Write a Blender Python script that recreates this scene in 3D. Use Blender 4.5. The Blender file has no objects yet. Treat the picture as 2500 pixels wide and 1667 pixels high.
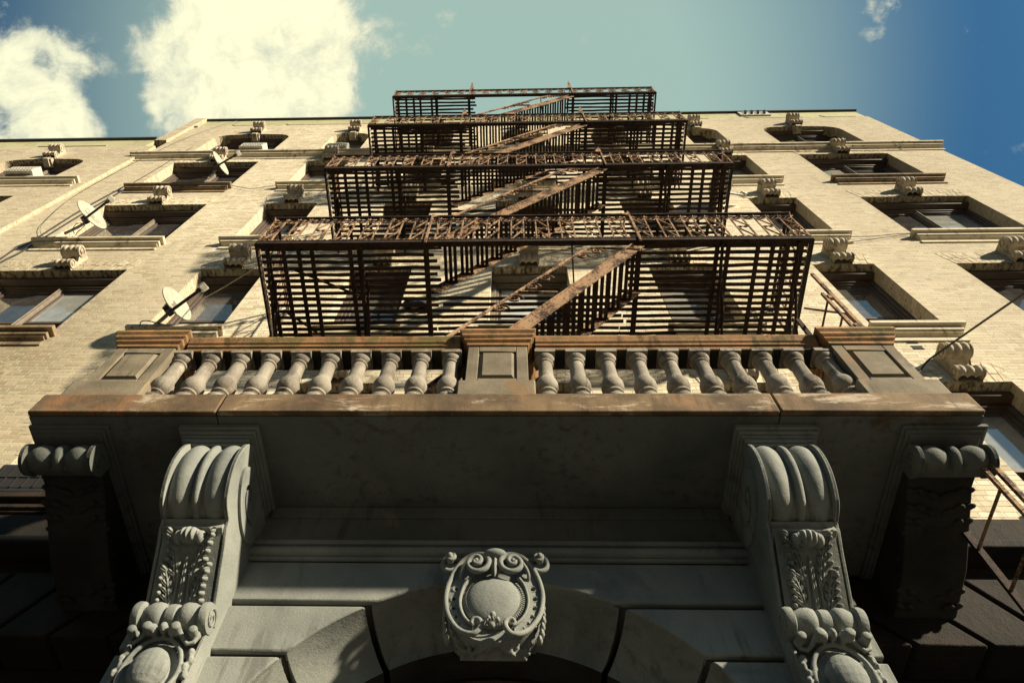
import bpy, math, random
import numpy as np
from math import sin, cos, pi, radians, sqrt
from mathutils import Vector, Matrix
random.seed(7)
S = bpy.context.scene
C = S.collection

# ------------------------------------------------------------------ camera model
F_PX, CX, CY = 1819.53, 1184.0, 826.5
YAW, PITCH, ROLL = -7.93252024e-02, 1.09479540, 6.59729382e-02
fwd = Vector((sin(YAW)*cos(PITCH), cos(YAW)*cos(PITCH), sin(PITCH)))
r0 = Vector((cos(YAW), -sin(YAW), 0)); u0 = r0.cross(fwd)
RIGHT = cos(ROLL)*r0 + sin(ROLL)*u0
UP = -sin(ROLL)*r0 + cos(ROLL)*u0
FWD = fwd
def ray(u, v):
    return RIGHT*((u-CX)/F_PX) + UP*((CY-v)/F_PX) + FWD
def at(u, v, Y):
    d = ray(u, v); t = Y/d.y
    return Vector((d.x*t, Y, d.z*t))
cam = bpy.data.cameras.new('camera')
co = bpy.data.objects.new('camera', cam); C.objects.link(co)
M = Matrix.Identity(4)
for i in range(3):
    M[i][0], M[i][1], M[i][2] = RIGHT[i], UP[i], -FWD[i]
co.matrix_world = M
cam.sensor_fit = 'HORIZONTAL'; cam.sensor_width = 36; cam.lens = F_PX/2500*36
cam.shift_x = (1250-CX)/2500; cam.shift_y = -(833.5-CY)/2500
cam.clip_start = .05; cam.clip_end = 2000
S.camera = co

# ------------------------------------------------------------------ mesh helpers
class MB:
    def __init__(s): s.v = []; s.f = []; s.m = []
    def add(s, vs, fs, mi=0):
        o = len(s.v); s.v += [tuple(p) for p in vs]
        s.f += [tuple(i+o for i in f) for f in fs]; s.m += [mi]*len(fs)
    def box(s, x0, x1, y0, y1, z0, z1, mi=0, T=None):
        vs = [Vector((x, y, z)) for x in (x0, x1) for y in (y0, y1) for z in (z0, z1)]
        if T: vs = [T @ p for p in vs]
        s.add(vs, [(0,1,3,2),(4,6,7,5),(0,4,5,1),(2,3,7,6),(0,2,6,4),(1,5,7,3)], mi)
    def prism(s, poly, a, b, axis='Y', mi=0):
        # poly in the plane across axis; Y: (x,z)  X: (y,z)  Z: (x,y)
        n = len(poly)
        P = {'Y': lambda p, t: (p[0], t, p[1]), 'X': lambda p, t: (t, p[0], p[1]), 'Z': lambda p, t: (p[0], p[1], t)}[axis]
        vs = [P(p, a) for p in poly]+[P(p, b) for p in poly]
        ar = sum(poly[i][0]*poly[(i+1) % n][1]-poly[(i+1) % n][0]*poly[i][1] for i in range(n))
        fl = (ar > 0) == ((axis == 'Y') == (b > a))
        fs = [tuple(range(n)), tuple(range(2*n-1, n-1, -1))]+[(i, i+n, (i+1) % n+n, (i+1) % n) for i in range(n)]
        if not fl: fs = [f[::-1] for f in fs]
        s.add(vs, fs, mi)
    def bar(s, p, q, w, h=None, up=(0,0,1), mi=0):
        p, q = Vector(p), Vector(q); d = (q-p).normalized(); h = h or w
        u = Vector(up)
        if abs(d.dot(u)) > .98: u = Vector((0,1,0))
        a = d.cross(u).normalized(); b = a.cross(d)
        vs = [e+a*(sx*w/2)+b*(sy*h/2) for e in (p, q) for sx, sy in ((-1,-1),(1,-1),(1,1),(-1,1))]
        s.add(vs, [(0,3,2,1),(4,5,6,7),(0,1,5,4),(1,2,6,5),(2,3,7,6),(3,0,4,7)], mi)
    def tube(s, pts, r, n=6, closed=False, mi=0, flat=1.0):
        pts = [Vector(p) for p in pts]; m = len(pts)
        rs = r if isinstance(r, (list, tuple)) else [r]*m
        vs = []; prev = None
        for i, p in enumerate(pts):
            if closed: t = pts[(i+1) % m]-pts[i-1]
            else: t = pts[min(i+1, m-1)]-pts[max(i-1, 0)]
            t.normalize()
            if prev is None:
                a = t.cross(Vector((0,0,1)) if abs(t.z) < .9 else Vector((0,1,0))).normalized()
            else:
                a = prev-t*prev.dot(t)
                a = a.normalized() if a.length > 1e-6 else t.orthogonal().normalized()
            prev = a; b = t.cross(a)
            for k in range(n):
                an = 2*pi*k/n
                vs.append(p+a*cos(an)*rs[i]+b*sin(an)*rs[i]*flat)
        fs = []
        for i in range(m if closed else m-1):
            j = (i+1) % m
            for k in range(n):
                k2 = (k+1) % n
                fs.append((i*n+k, i*n+k2, j*n+k2, j*n+k))
        if not closed:
            fs.append(tuple(range(n-1, -1, -1))); fs.append(tuple((m-1)*n+k for k in range(n)))
        s.add(vs, fs, mi)
    def lathe(s, prof, c, n=20, mi=0, T=None):
        vs = []
        for r, z in prof:
            for k in range(n):
                a = 2*pi*k/n; p = Vector((c[0]+r*cos(a), c[1]+r*sin(a), c[2]+z))
                vs.append(T @ p if T else p)
        fs = []
        m = len(prof)
        for i in range(m-1):
            for k in range(n):
                k2 = (k+1) % n
                fs.append((i*n+k, i*n+k2, (i+1)*n+k2, (i+1)*n+k))
        fs.append(tuple(range(n-1, -1, -1))); fs.append(tuple((m-1)*n+k for k in range(n)))
        s.add(vs, fs, mi)
    def grid(s, fn, nu, nv, mi=0, flip=False):
        vs = [fn(i/nu, j/nv) for i in range(nu+1) for j in range(nv+1)]
        fs = []
        for i in range(nu):
            for j in range(nv):
                a = i*(nv+1)+j; f = (a, a+nv+1, a+nv+2, a+1)
                fs.append(f[::-1] if flip else f)
        s.add(vs, fs, mi)
    def blob(s, c, ax, n=10, mi=0):
        # ellipsoid: ax = three vectors
        c = Vector(c); X, Y, Z = [Vector(a) for a in ax]
        m = max(4, n//2); vs = []; fs = []
        for i in range(1, m):
            th = pi*i/m
            for k in range(n):
                a = 2*pi*k/n
                vs.append(c+X*sin(th)*cos(a)+Y*sin(th)*sin(a)+Z*cos(th))
        vs.append(c+Z); vs.append(c-Z); t = len(vs)-2
        for i in range(m-2):
            for k in range(n):
                k2 = (k+1) % n
                fs.append((i*n+k, (i+1)*n+k, (i+1)*n+k2, i*n+k2))
        for k in range(n):
            k2 = (k+1) % n
            fs.append((t, k, k2)); fs.append((t+1, (m-2)*n+k2, (m-2)*n+k))
        s.add(vs, fs, mi)
    def ring(s, c, R, r, e1, e2, n=12, k=5, a0=0, a1=2*pi, mi=0):
        c = Vector(c); e1 = Vector(e1); e2 = Vector(e2)
        full = abs(a1-a0-2*pi) < 1e-6
        m = n if full else n+1
        s.tube([c+e1*R*cos(a0+(a1-a0)*i/n)+e2*R*sin(a0+(a1-a0)*i/n) for i in range(m)], r, k, full, mi)
    def build(s, name, mats, parent=None, ang=38, bevel=0, seg=2, smooth=True, remesh=0, bang=40):
        me = bpy.data.meshes.new(name); me.from_pydata(s.v, [], s.f); 
        mats = mats if isinstance(mats, (list, tuple)) else [mats]
        for m in mats: me.materials.append(m)
        if len(mats) > 1: me.polygons.foreach_set('material_index', s.m)
        me.validate(); me.update()
        if smooth:
            me.shade_smooth(); me.set_sharp_from_angle(angle=radians(ang))
        o = bpy.data.objects.new(name, me); C.objects.link(o)
        if remesh:
            md = o.modifiers.new('remesh', 'REMESH'); md.mode = 'VOXEL'; md.voxel_size = remesh; md.use_smooth_shade = True
            ms = o.modifiers.new('smooth', 'SMOOTH'); ms.factor = .35; ms.iterations = 1
        if bevel:
            md = o.modifiers.new('bevel', 'BEVEL'); md.width = bevel; md.segments = seg; md.limit_method = 'ANGLE'; md.angle_limit = radians(bang)
            md.harden_normals = False
        if parent is not None: adopt(o, parent)
        return o
LOC = {}
def adopt(o, parent):
    o.parent = parent
    if parent.name in LOC: o.matrix_parent_inverse = Matrix.Translation(-LOC[parent.name])
def thing(name, label, cat, loc, group=None):
    o = bpy.data.objects.new(name, None); C.objects.link(o)
    o.location = loc; o.empty_display_size = .2
    LOC[o.name] = Vector(loc)
    return tag(o, label, cat, group)
def tag(o, label, cat, group=None):
    o['label'] = label; o['category'] = cat
    if group: o['group'] = group
    return o
def kind(o, k): o['kind'] = k; return o
def arc(cx, cz, r, a0, a1, n):
    return [(cx+r*cos(a0+(a1-a0)*i/n), cz+r*sin(a0+(a1-a0)*i/n)) for i in range(n+1)]
def sst(a, b, x):
    t = min(1, max(0, (x-a)/(b-a))); return t*t*(3-2*t)

def smooth_path(pts, n):
    # Catmull-Rom
    out = []; P = [Vector(p) for p in pts]; m = len(P)
    for k in range(n+1):
        j = k/n*(m-1); i = min(int(j), m-2); t = j-i
        p0, p1, p2, p3 = P[max(i-1, 0)], P[i], P[i+1], P[min(i+2, m-1)]
        out.append(.5*((2*p1)+(p2-p0)*t+(2*p0-5*p1+4*p2-p3)*t*t+(3*p1-p0-3*p2+p3)*t**3))
    return out
def leaf_lobe(mb, base, tip, w, h, outn, n=9):
    base, tip = Vector(base), Vector(tip); d = tip-base; L = d.length/2
    dn = d.normalized(); side = dn.cross(Vector(outn)).normalized(); o = side.cross(dn).normalized()
    mb.blob((base+tip)/2, (side*w, o*h, dn*L), n)

# ------------------------------------------------------------------ materials
class NT:
    def __init__(s, tree): s.t = tree; s.n = tree.nodes; s.l = tree.links
    def new(s, typ, **kw):
        n = s.n.new(typ)
        for k, v in kw.items(): setattr(n, k, v)
        return n
    def put(s, sock, val):
        if hasattr(val, 'links') or isinstance(val, bpy.types.NodeSocket): s.l.new(val, sock)
        elif isinstance(val, (tuple, list)) and len(val) == 3 and sock.type == 'RGBA': sock.default_value = (*val, 1)
        else: sock.default_value = val
    def m(s, op, a, b=None, c=None, clamp=False):
        n = s.new('ShaderNodeMath', operation=op); n.use_clamp = clamp
        s.put(n.inputs[0], a)
        if b is not None: s.put(n.inputs[1], b)
        if c is not None: s.put(n.inputs[2], c)
        return n.outputs[0]
    def vm(s, op, a, b=None):
        n = s.new('ShaderNodeVectorMath', operation=op); s.put(n.inputs[0], a)
        if b is not None: s.put(n.inputs[1], b)
        return n.outputs['Value'] if op == 'DOT_PRODUCT' else n.outputs[0]
    def mix(s, f, a, b, bt='MIX'):
        n = s.new('ShaderNodeMix', data_type='RGBA', blend_type=bt)
        s.put(n.inputs[0], f); s.put(n.inputs[6], a); s.put(n.inputs[7], b)
        return n.outputs[2]
    def noise(s, vec, scale, detail=4, rough=.55, dist=0):
        n = s.new('ShaderNodeTexNoise'); s.put(n.inputs['Vector'], vec)
        n.inputs['Scale'].default_value = scale; n.inputs['Detail'].default_value = detail
        n.inputs['Roughness'].default_value = rough; n.inputs['Distortion'].default_value = dist
        return n.outputs[0]
    def step(s, x, a, b):
        n = s.new('ShaderNodeMapRange', interpolation_type='SMOOTHSTEP'); s.put(n.inputs[0], x)
        n.inputs[1].default_value = a; n.inputs[2].default_value = b
        return n.outputs[0]
    def scale(s, v, sc):
        n = s.new('ShaderNodeMapping'); s.put(n.inputs['Vector'], v); n.inputs['Scale'].default_value = sc
        return n.outputs[0]
    def bump(s, h, st, dist, nrm=None):
        n = s.new('ShaderNodeBump'); s.put(n.inputs['Height'], h); n.inputs['Strength'].default_value = st
        n.inputs['Distance'].default_value = dist
        if nrm: s.put(n.inputs['Normal'], nrm)
        return n.outputs[0]
def material(name, obj=False):
    m = bpy.data.materials.new(name); m.use_nodes = True
    t = NT(m.node_tree); b = t.n['Principled BSDF']
    pos = t.new('ShaderNodeTexCoord').outputs['Object'] if obj else t.new('ShaderNodeNewGeometry').outputs['Position']
    return m, t, b, pos

def stone(name, c1, c2, c3=None, scale=3, c3f=(.55,.7), streak=0, streakc=(.05,.04,.03), rough=.85, fine=.25, bump=.4, obj=False, bscale=90, c4=None, c4f=(.55,.68)):
    m, t, b, pos = material(name, obj)
    n1 = t.noise(pos, scale, 6, .6); col = t.mix(t.step(n1, .32, .68), c1, c2)
    if c3:
        n2 = t.noise(t.vm('ADD', pos, (3.1,7.7,1.3)), scale*.8, 8, .65, .6); col = t.mix(t.step(n2, *c3f), col, c3)
    if c4:
        n2 = t.noise(t.scale(t.vm('ADD', pos, (9.1,2.7,5.3)), (.6,.6,2.2)), scale*1.3, 8, .7, .4); col = t.mix(t.step(n2, *c4f), col, c4)
    if streak:
        n3 = t.noise(t.scale(pos, (1,1,.12)), 14, 5, .65)
        n4 = t.noise(pos, 1.7, 3, .5)
        f = t.m('MULTIPLY', t.step(n3, .5, .66), t.step(n4, .4, .6))
        col = t.mix(t.m('MULTIPLY', f, streak), col, streakc)
    fn = t.noise(pos, 60, 4, .7)
    g = t.m('MULTIPLY_ADD', fn, fine*2, 1-fine)
    col = t.mix(1.0, col, t.vm('MULTIPLY', (1,1,1), (1,1,1)), 'MULTIPLY') if False else col
    cc = t.new('ShaderNodeCombineColor'); [t.put(cc.inputs[i], g) for i in range(3)]
    col = t.mix(1.0, col, cc.outputs[0], 'MULTIPLY')
    t.put(b.inputs['Base Color'], col); b.inputs['Roughness'].default_value = rough
    b.inputs['Specular IOR Level'].default_value = .25
    h = t.m('ADD', t.noise(pos, bscale, 5, .65), t.m('MULTIPLY', t.noise(pos, 12, 4, .6), 1.5))
    t.put(b.inputs['Normal'], t.bump(h, bump, .006))
    return m
def brick(name, arch=False):
    m, t, b, pos = material(name)
    sp = t.new('ShaderNodeSeparateXYZ'); t.put(sp.inputs[0], pos); x, y, z = sp.outputs
    g = t.new('ShaderNodeNewGeometry'); sn = t.new('ShaderNodeSeparateXYZ'); t.put(sn.inputs[0], g.outputs['True Normal'])
    ax = t.m('GREATER_THAN', t.m('ABSOLUTE', sn.outputs[0]), .6); az = t.m('GREATER_THAN', t.m('ABSOLUTE', sn.outputs[2]), .6)
    side = t.m('MAXIMUM', ax, az)
    def sel(f, a, c): return t.m('ADD', t.m('MULTIPLY', a, t.m('SUBTRACT', 1, f)), t.m('MULTIPLY', c, f))
    wob = t.m('MULTIPLY', t.m('SUBTRACT', t.noise(pos, 9, 3), .5), .012)
    u = t.m('ADD', sel(side, x, t.m('ADD', y, .02)), wob); v = t.m('ADD', sel(az, z, x), t.m('MULTIPLY', wob, .7))
    H = .0668
    vr = t.m('DIVIDE', v, H); row = t.m('FLOOR', vr); fv = t.m('FRACT', vr)
    odd = t.m('FLOORED_MODULO', row, 2) if False else t.m('SUBTRACT', row, t.m('MULTIPLY', t.m('FLOOR', t.m('DIVIDE', row, 2)), 2))
    us = t.m('ADD', u, t.m('MULTIPLY', odd, .153))
    q = t.m('DIVIDE', us, .306); cell = t.m('FLOOR', q); fr = t.m('FRACT', q)
    head = t.m('GREATER_THAN', fr, .667)
    d1 = t.m('MINIMUM', fr, t.m('SUBTRACT', 1, fr)); d2 = t.m('ABSOLUTE', t.m('SUBTRACT', fr, .667))
    du = t.m('MULTIPLY', t.m('MINIMUM', d1, d2), .306); dv = t.m('MULTIPLY', t.m('MINIMUM', fv, t.m('SUBTRACT', 1, fv)), H)
    d = t.m('MINIMUM', du, dv)
    edge = t.m('ADD', d, t.m('MULTIPLY', t.m('SUBTRACT', t.noise(pos, 45, 3), .5), .004))
    mort = t.m('SUBTRACT', 1, t.step(edge, .0025, .0052))
    wn = t.new('ShaderNodeTexWhiteNoise', noise_dimensions='2D'); cb = t.new('ShaderNodeCombineXYZ')
    t.put(cb.inputs[0], t.m('ADD', t.m('MULTIPLY', cell, 2), head)); t.put(cb.inputs[1], row); t.put(wn.inputs['Vector'], cb.outputs[0])
    rnd = wn.outputs['Value']
    if arch: rnd = t.step(t.noise(pos, 9, 2), .35, .65); mort = t.m('MULTIPLY', mort, 0.0)
    r2 = t.new('ShaderNodeSeparateColor'); t.put(r2.inputs[0], wn.outputs['Color'])
    cream = t.mix(t.step(rnd, .1, .95), (.58,.50,.35), (.72,.645,.48))
    tanc = t.mix(t.step(r2.outputs[1], .0, 1), (.235,.195,.125), (.34,.29,.19))
    tanc = t.mix(t.m('MULTIPLY', t.step(r2.outputs[0], .78, .85), .65), tanc, (.26,.18,.11))
    # the paint is worn off the lower left of the front
    cream = t.mix(t.m('MULTIPLY', t.step(r2.outputs[2], .88, .93), .6), cream, (.40,.31,.19))
    bare_dim = t.m('MULTIPLY', t.step(t.m('MULTIPLY', x, -1), 2.8, 6.5), t.step(t.m('MULTIPLY', z, -1), -13.5, -7.5))
    bare_dim = t.m('MAXIMUM', bare_dim, t.m('MULTIPLY', t.step(x, 2.6, 7.0), .6)); bare_dim = t.m('MAXIMUM', bare_dim, t.m('MULTIPLY', t.step(t.m('MULTIPLY', x, -1), 4.0, 9.5), .4))  # far sides toned down as well: brightness falloff put into the colour
    bare_dim = t.m('MULTIPLY', bare_dim, t.m('MULTIPLY_ADD', t.noise(pos, 1.2, 5), .8, .75), clamp=True)
    col = t.mix(bare_dim, cream, tanc)
    mc = t.mix(bare_dim, (.56,.48,.33), (.70,.63,.45))
    # open joints
    gap = t.m('MULTIPLY', mort, t.step(t.noise(t.scale(pos, (1,1,4)), 6, 4, .6), .575, .63))
    col = t.mix(mort, col, mc); col = t.mix(t.m('MULTIPLY', gap, .85), col, (.07,.05,.03))
    gr = t.noise(pos, .7, 6, .65); gs = t.noise(t.scale(pos, (1,1,.15)), 5, 6, .65)
    dirt = t.m('MULTIPLY', t.step(gr, .45, .75), t.m('MULTIPLY_ADD', gs, .6, .2))
    col = t.mix(t.m('MULTIPLY', dirt, .75), col, (.33,.27,.175))
    wz = t.m('FRACT', t.m('DIVIDE', t.m('ADD', z, 6.0-1.28), 3.22)); drip = t.m('MULTIPLY', t.step(wz, .62, .98), t.step(t.noise(t.scale(pos, (1,1,.08)), 11, 4, .7), .5, .62))
    col = t.mix(t.m('MULTIPLY', drip, .28), col, (.19,.15,.10))
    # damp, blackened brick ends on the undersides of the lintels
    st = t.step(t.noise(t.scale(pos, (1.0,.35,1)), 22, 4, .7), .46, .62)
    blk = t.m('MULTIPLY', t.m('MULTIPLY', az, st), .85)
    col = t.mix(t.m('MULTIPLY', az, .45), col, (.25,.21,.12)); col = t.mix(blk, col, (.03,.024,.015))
    t.put(b.inputs['Base Color'], col); b.inputs['Roughness'].default_value = .8; b.inputs['Specular IOR Level'].default_value = .25
    h = t.m('ADD', t.m('MULTIPLY', t.m('SUBTRACT', 1, mort), 1.0), t.m('ADD', t.m('MULTIPLY', rnd, .5), t.m('MULTIPLY', t.noise(pos, 60, 4), .35)))
    h = t.m('SUBTRACT', h, t.m('MULTIPLY', gap, 1.0))
    t.put(b.inputs['Normal'], t.bump(h, 1.0, .012))
    return m
def iron(name, dark=0):
    m, t, b, pos = material(name)
    n1 = t.noise(pos, 9, 7, .7); n2 = t.noise(pos, 32, 5, .7)
    col = t.mix(t.step(n1, .40, .60), (.03,.017,.012) if not dark else (.013,.009,.008), (.10,.055,.030) if not dark else (.026,.015,.010))
    pt = t.step(t.m('ADD', t.m('MULTIPLY', n2, .5), t.m('MULTIPLY', t.noise(pos, 5, 5), .5)), .45, .53)
    col = t.mix(t.m('MULTIPLY', pt, .9 if not dark else .05), col, (.34,.215,.125))
    col = t.mix(t.step(t.noise(pos, 20, 6, .75), .57, .63), col, (.03,.014,.009))
    t.put(b.inputs['Base Color'], col); b.inputs['Roughness'].default_value = .8; b.inputs['Specular IOR Level'].default_value = .2
    t.put(b.inputs['Normal'], t.bump(t.m('ADD', n2, n1), .9, .008))
    return m
def plain(name, c, rough=.5, metal=0, var=.15, obj=False, bump=0, spec=.4):
    m, t, b, pos = material(name, obj)
    n = t.noise(pos, 11, 5, .6)
    col = t.mix(t.step(n, .35, .7), tuple(q*(1-var) for q in c), tuple(min(1, q*(1+var)) for q in c))
    t.put(b.inputs['Base Color'], col); b.inputs['Roughness'].default_value = rough; b.inputs['Metallic'].default_value = metal
    b.inputs['Specular IOR Level'].default_value = spec
    if bump: t.put(b.inputs['Normal'], t.bump(t.noise(pos, 60, 4, .6), bump, .004))
    return m
def glass(name, c1=(.035,.033,.034), c2=(.06,.056,.055)):
    m, t, b, pos = material(name)
    n = t.noise(pos, 5, 6, .7)
    t.put(b.inputs['Base Color'], t.mix(t.step(n, .4, .7), c1, c2))
    b.inputs['IOR'].default_value = 2.5
    t.put(b.inputs['Roughness'], t.m('MULTIPLY_ADD', t.step(n, .5, .8), .06, .01))
    t.put(b.inputs['Normal'], t.bump(t.noise(pos, 1.6, 2), .12, .02))
    return m
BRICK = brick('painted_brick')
PORTAL = stone('grey_limestone', (.160,.173,.160), (.243,.254,.226), (.125,.138,.132), 1.6, (.52,.7), rough=.85, fine=.24, bump=.45, streak=.5, streakc=(.07,.072,.063), c4=(.235,.22,.165), c4f=(.64,.74))
SOFFIT = stone('shade_toned_stone', (.095,.104,.095), (.148,.154,.138), (.22,.205,.155), 1.3, (.6,.74), fine=.25, bump=.5, c4=(.10,.062,.036), c4f=(.56,.7), streak=.5)  # stone darkened: the shade under the slab is put into its colour
BROWN = stone('rust_stained_brownstone', (.075,.052,.031), (.20,.135,.075), (.275,.13,.06), 2.6, (.5,.68), fine=.22, bump=.45, c4=(.40,.33,.24), c4f=(.54,.66), streak=.7, streakc=(.07,.05,.025))
RAILM = stone('mossy_brownstone', (.22,.125,.06), (.34,.18,.075), (.16,.12,.045), 5, (.48,.62), fine=.3, bump=.6, streak=.7, streakc=(.05,.035,.015))
PED = stone('weathered_brownstone', (.13,.107,.074), (.215,.182,.125), (.20,.125,.065), 2.8, (.55,.72), fine=.25, bump=.4, c4=(.13,.115,.095), c4f=(.56,.7), streak=.6, streakc=(.05,.042,.03))
BALU = stone('pale_brownstone', (.19,.168,.135), (.29,.262,.212), (.14,.12,.095), 4, (.5,.64), fine=.35, bump=.7, streak=.8, streakc=(.05,.04,.03), c4=(.34,.29,.22), c4f=(.58,.66))
CORB = stone('streaked_limestone', (.38,.33,.245), (.50,.44,.33), (.24,.195,.14), 6, (.5,.66), streak=.95, streakc=(.06,.045,.03), fine=.2, bump=.4)
SILL = stone('sill_stone', (.50,.44,.31), (.60,.54,.40), (.30,.23,.14), 2.5, (.56,.7), streak=.85, streakc=(.09,.065,.04), fine=.2, bump=.4)
SILLD = stone('brown_sill_stone', (.17,.125,.075), (.27,.20,.125), (.12,.085,.05), 4, (.5,.66), streak=.8, fine=.3, bump=.5)
BAND = stone('olive_stucco', (.36,.35,.20), (.42,.40,.235), (.30,.28,.15), 1.4, (.55,.75), streak=.5, streakc=(.2,.17,.1), fine=.12, bump=.3)
DEEPSHADE = stone('shade_black_stone', (.020,.019,.016), (.04,.038,.031), (.06,.052,.038), 2.5, (.6,.75), fine=.3, bump=.6)  # near-black copy: deep shade of rail underside, intrados and outer brackets painted in
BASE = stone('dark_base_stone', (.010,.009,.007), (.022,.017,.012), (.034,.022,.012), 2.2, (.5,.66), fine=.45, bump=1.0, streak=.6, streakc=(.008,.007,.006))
COPING = plain('tarred_coping', (.05,.05,.045), .7)
IRON = iron('rusting_iron'); IROND = iron('shade_dark_iron', 1)  # darker copy puts the shade of slats, treads and undersides into the colour
FRAME = plain('brown_window_paint', (.075,.055,.042), .55, bump=.3)
FRAME2 = plain('grey_window_paint', (.17,.14,.105), .6, bump=.3)
FRAME3 = plain('pale_window_paint', (.36,.32,.235), .6, bump=.3)
GLASS = glass('window_glass'); BLIND = glass('window_glass_over_pale_blind', (.24,.245,.225), (.33,.33,.30)); BLINDM = glass('window_glass_over_white_blind', (.46,.48,.44), (.56,.58,.53)); CURT = glass('window_glass_over_dim_curtain', (.085,.08,.072), (.14,.13,.115))
DISHM = plain('dish_enamel', (.34,.33,.255), .5, var=.10, obj=True)
DISH2 = plain('grey_dish_enamel', (.40,.42,.38), .45, var=.06, obj=True)
DARKM = plain('black_metal', (.02,.019,.018), .5, obj=True)
GALV = plain('galvanised_pipe', (.36,.35,.31), .45, .3, obj=True)
WHITE = plain('white_enamel', (.50,.475,.39), .5, var=.12)
GRILLE = plain('grey_grille', (.16,.155,.14), .6)
CABLE = plain('black_rubber', (.016,.015,.014), .5)
ROPE = plain('pale_cord', (.42,.36,.27), .8)
VOID = plain('dark_interior', (.012,.011,.010), .9)
DOORM = plain('dark_carved_wood', (.05,.04,.032), .6, bump=.4)
JOINT = plain('dark_joint', (.05,.046,.04), .95)

# ------------------------------------------------------------------ ground
g = MB(); g.box(-300, 300, -300, 300, -2.2, -1.75)
kind(g.build('street', stone('asphalt', (.028,.028,.028), (.04,.04,.039), scale=1.5, bump=.5)), 'structure')
g = MB(); g.box(-120, 120, -1.2, 4.6, -1.9, -1.6)
kind(g.build('pavement', stone('pavement_concrete', (.06,.058,.054), (.085,.082,.075), scale=1.2, bump=.3), bevel=.02), 'structure')

# ------------------------------------------------------------------ main building
WY = 4.0
XL, XR = -8.62, 9.45
ZT = 21.5
COLS = {'A':(-7.58,-5.65), 'B':(-4.54,-3.58), 'C':(-2.33,-1.44), 'M':(-.29,.79), 'D':(1.95,2.86), 'E':(4.27,5.13), 'F':(6.26,8.17)}
ROWS = [(4.80,6.75), (7.95,10.03), (11.17,13.27), (14.38,16.48), (17.02,19.46)]
bld = thing('apartment_building', 'tall cream painted brick apartment building with the iron fire escape on its front', 'building', (.4, 9, -1.6))
openings = []
for k, (zb, zt) in enumerate(ROWS):
    for c, (xa, xb) in COLS.items(): openings.append((xa, xb, zb, zt, k, c))
def wall_cells(mb, x0, x1, z0, z1, ops, y, depth):
    xs = sorted(set([x0, x1]+[o[0] for o in ops]+[o[1] for o in ops])); zs = sorted(set([z0, z1]+[o[2] for o in ops]+[o[3] for o in ops]))
    idx = {}
    def V(x, z):
        if (x, z) not in idx: idx[(x, z)] = len(mb.v); mb.v.append((x, y, z))
        return idx[(x, z)]
    for i in range(len(xs)-1):
        for j in range(len(zs)-1):
            cx, cz = (xs[i]+xs[i+1])/2, (zs[j]+zs[j+1])/2
            if any(o[0] < cx < o[1] and o[2] < cz < o[3] for o in ops): continue
            mb.f.append((V(xs[i], zs[j]), V(xs[i+1], zs[j]), V(xs[i+1], zs[j+1]), V(xs[i], zs[j+1]))); mb.m.append(0)
    for o in ops:   # reveals
        a, b, c, d = o[:4]; e = y+depth
        mb.add([(a,y,c),(a,y,d),(a,e,d),(a,e,c)], [(0,1,2,3)])
        mb.add([(b,y,c),(b,y,d),(b,e,d),(b,e,c)], [(0,3,2,1)])
        mb.add([(a,y,d),(b,y,d),(b,e,d),(a,e,d)], [(0,1,2,3)])
        mb.add([(a,y,c),(b,y,c),(b,e,c),(a,e,c)], [(0,3,2,1)])
w = MB()
wall_cells(w, XL, XR, 4.55, 20.55, openings, WY, .36)
w.add([(XR,WY,4.55),(XR,WY+12,4.55),(XR,WY+12,20.55),(XR,WY,20.55)], [(0,1,2,3)])
w.add([(XL,WY,4.55),(XL,WY+12,4.55),(XL,WY+12,20.55),(XL,WY,20.55)], [(0,3,2,1)])
# arched heads of the top storey: fill the upper corners of the openings
def corner_fill(mb, xa, xb, zt, y, depth, R=.42, rise=.06):
    n = 8
    for sgn, x in ((1, xa), (-1, xb)):
        pts = [(x+sgn*R*(1-cos(a)), zt-rise-R*(1-sin(a))*1.0) for a in [pi/2*i/n for i in range(n+1)]]
        mid = ((xa+xb)/2, zt)
        poly = [(x, zt)]+pts
        poly2 = [(x, zt), pts[-1], mid]
        for pl in (poly, poly2):
            vs = [(p[0], y, p[1]) for p in pl]
            mb.add(vs, [tuple(range(len(vs))) if sgn < 0 else tuple(range(len(vs)-1, -1, -1))])
        ln = pts+[mid]
        for p, q in zip(ln, ln[1:]):
            mb.add([(p[0],y,p[1]),(q[0],y,q[1]),(q[0],y+depth,q[1]),(p[0],y+depth,p[1])], [(0,1,2,3) if sgn > 0 else (3,2,1,0)])
for c, (xa, xb) in COLS.items(): corner_fill(w, xa, xb, ROWS[4][1], WY, .33)
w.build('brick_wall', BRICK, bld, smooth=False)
# parapet: stucco band and dark coping
p = MB(); p.box(XL-.25, XR, WY+.03, WY+.35, 20.553, 21.40)
for x0, x1 in ((-7.7,-6.9),(-6.2,-3.4),(-2.6,1.2),(2.0,3.6),(4.2,5.3),(6.3,7.8),(8.3,9.2)):
    p.bar((x0+.12,WY+.028,20.70),(x1,WY+.028,20.70), .025, .03); p.bar((x0,WY+.028,20.86),(x0+.12,WY+.028,20.70), .025, .03)
pr = p.build('parapet', BAND, bld)
p = MB(); p.box(XL-.28, XR+.05, WY-.03, WY+.4, 21.403, 21.46); p.build('coping', COPING, pr)
p = MB(); p.box(XL-.3, XL-.004, WY-.065, WY+.3, 18.6, 21.40); p.box(XL-.02, XL+.1, WY-.035, WY-.004, 20.42, 20.56); p.build('corner_pier', BRICK, bld, smooth=False)

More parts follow.
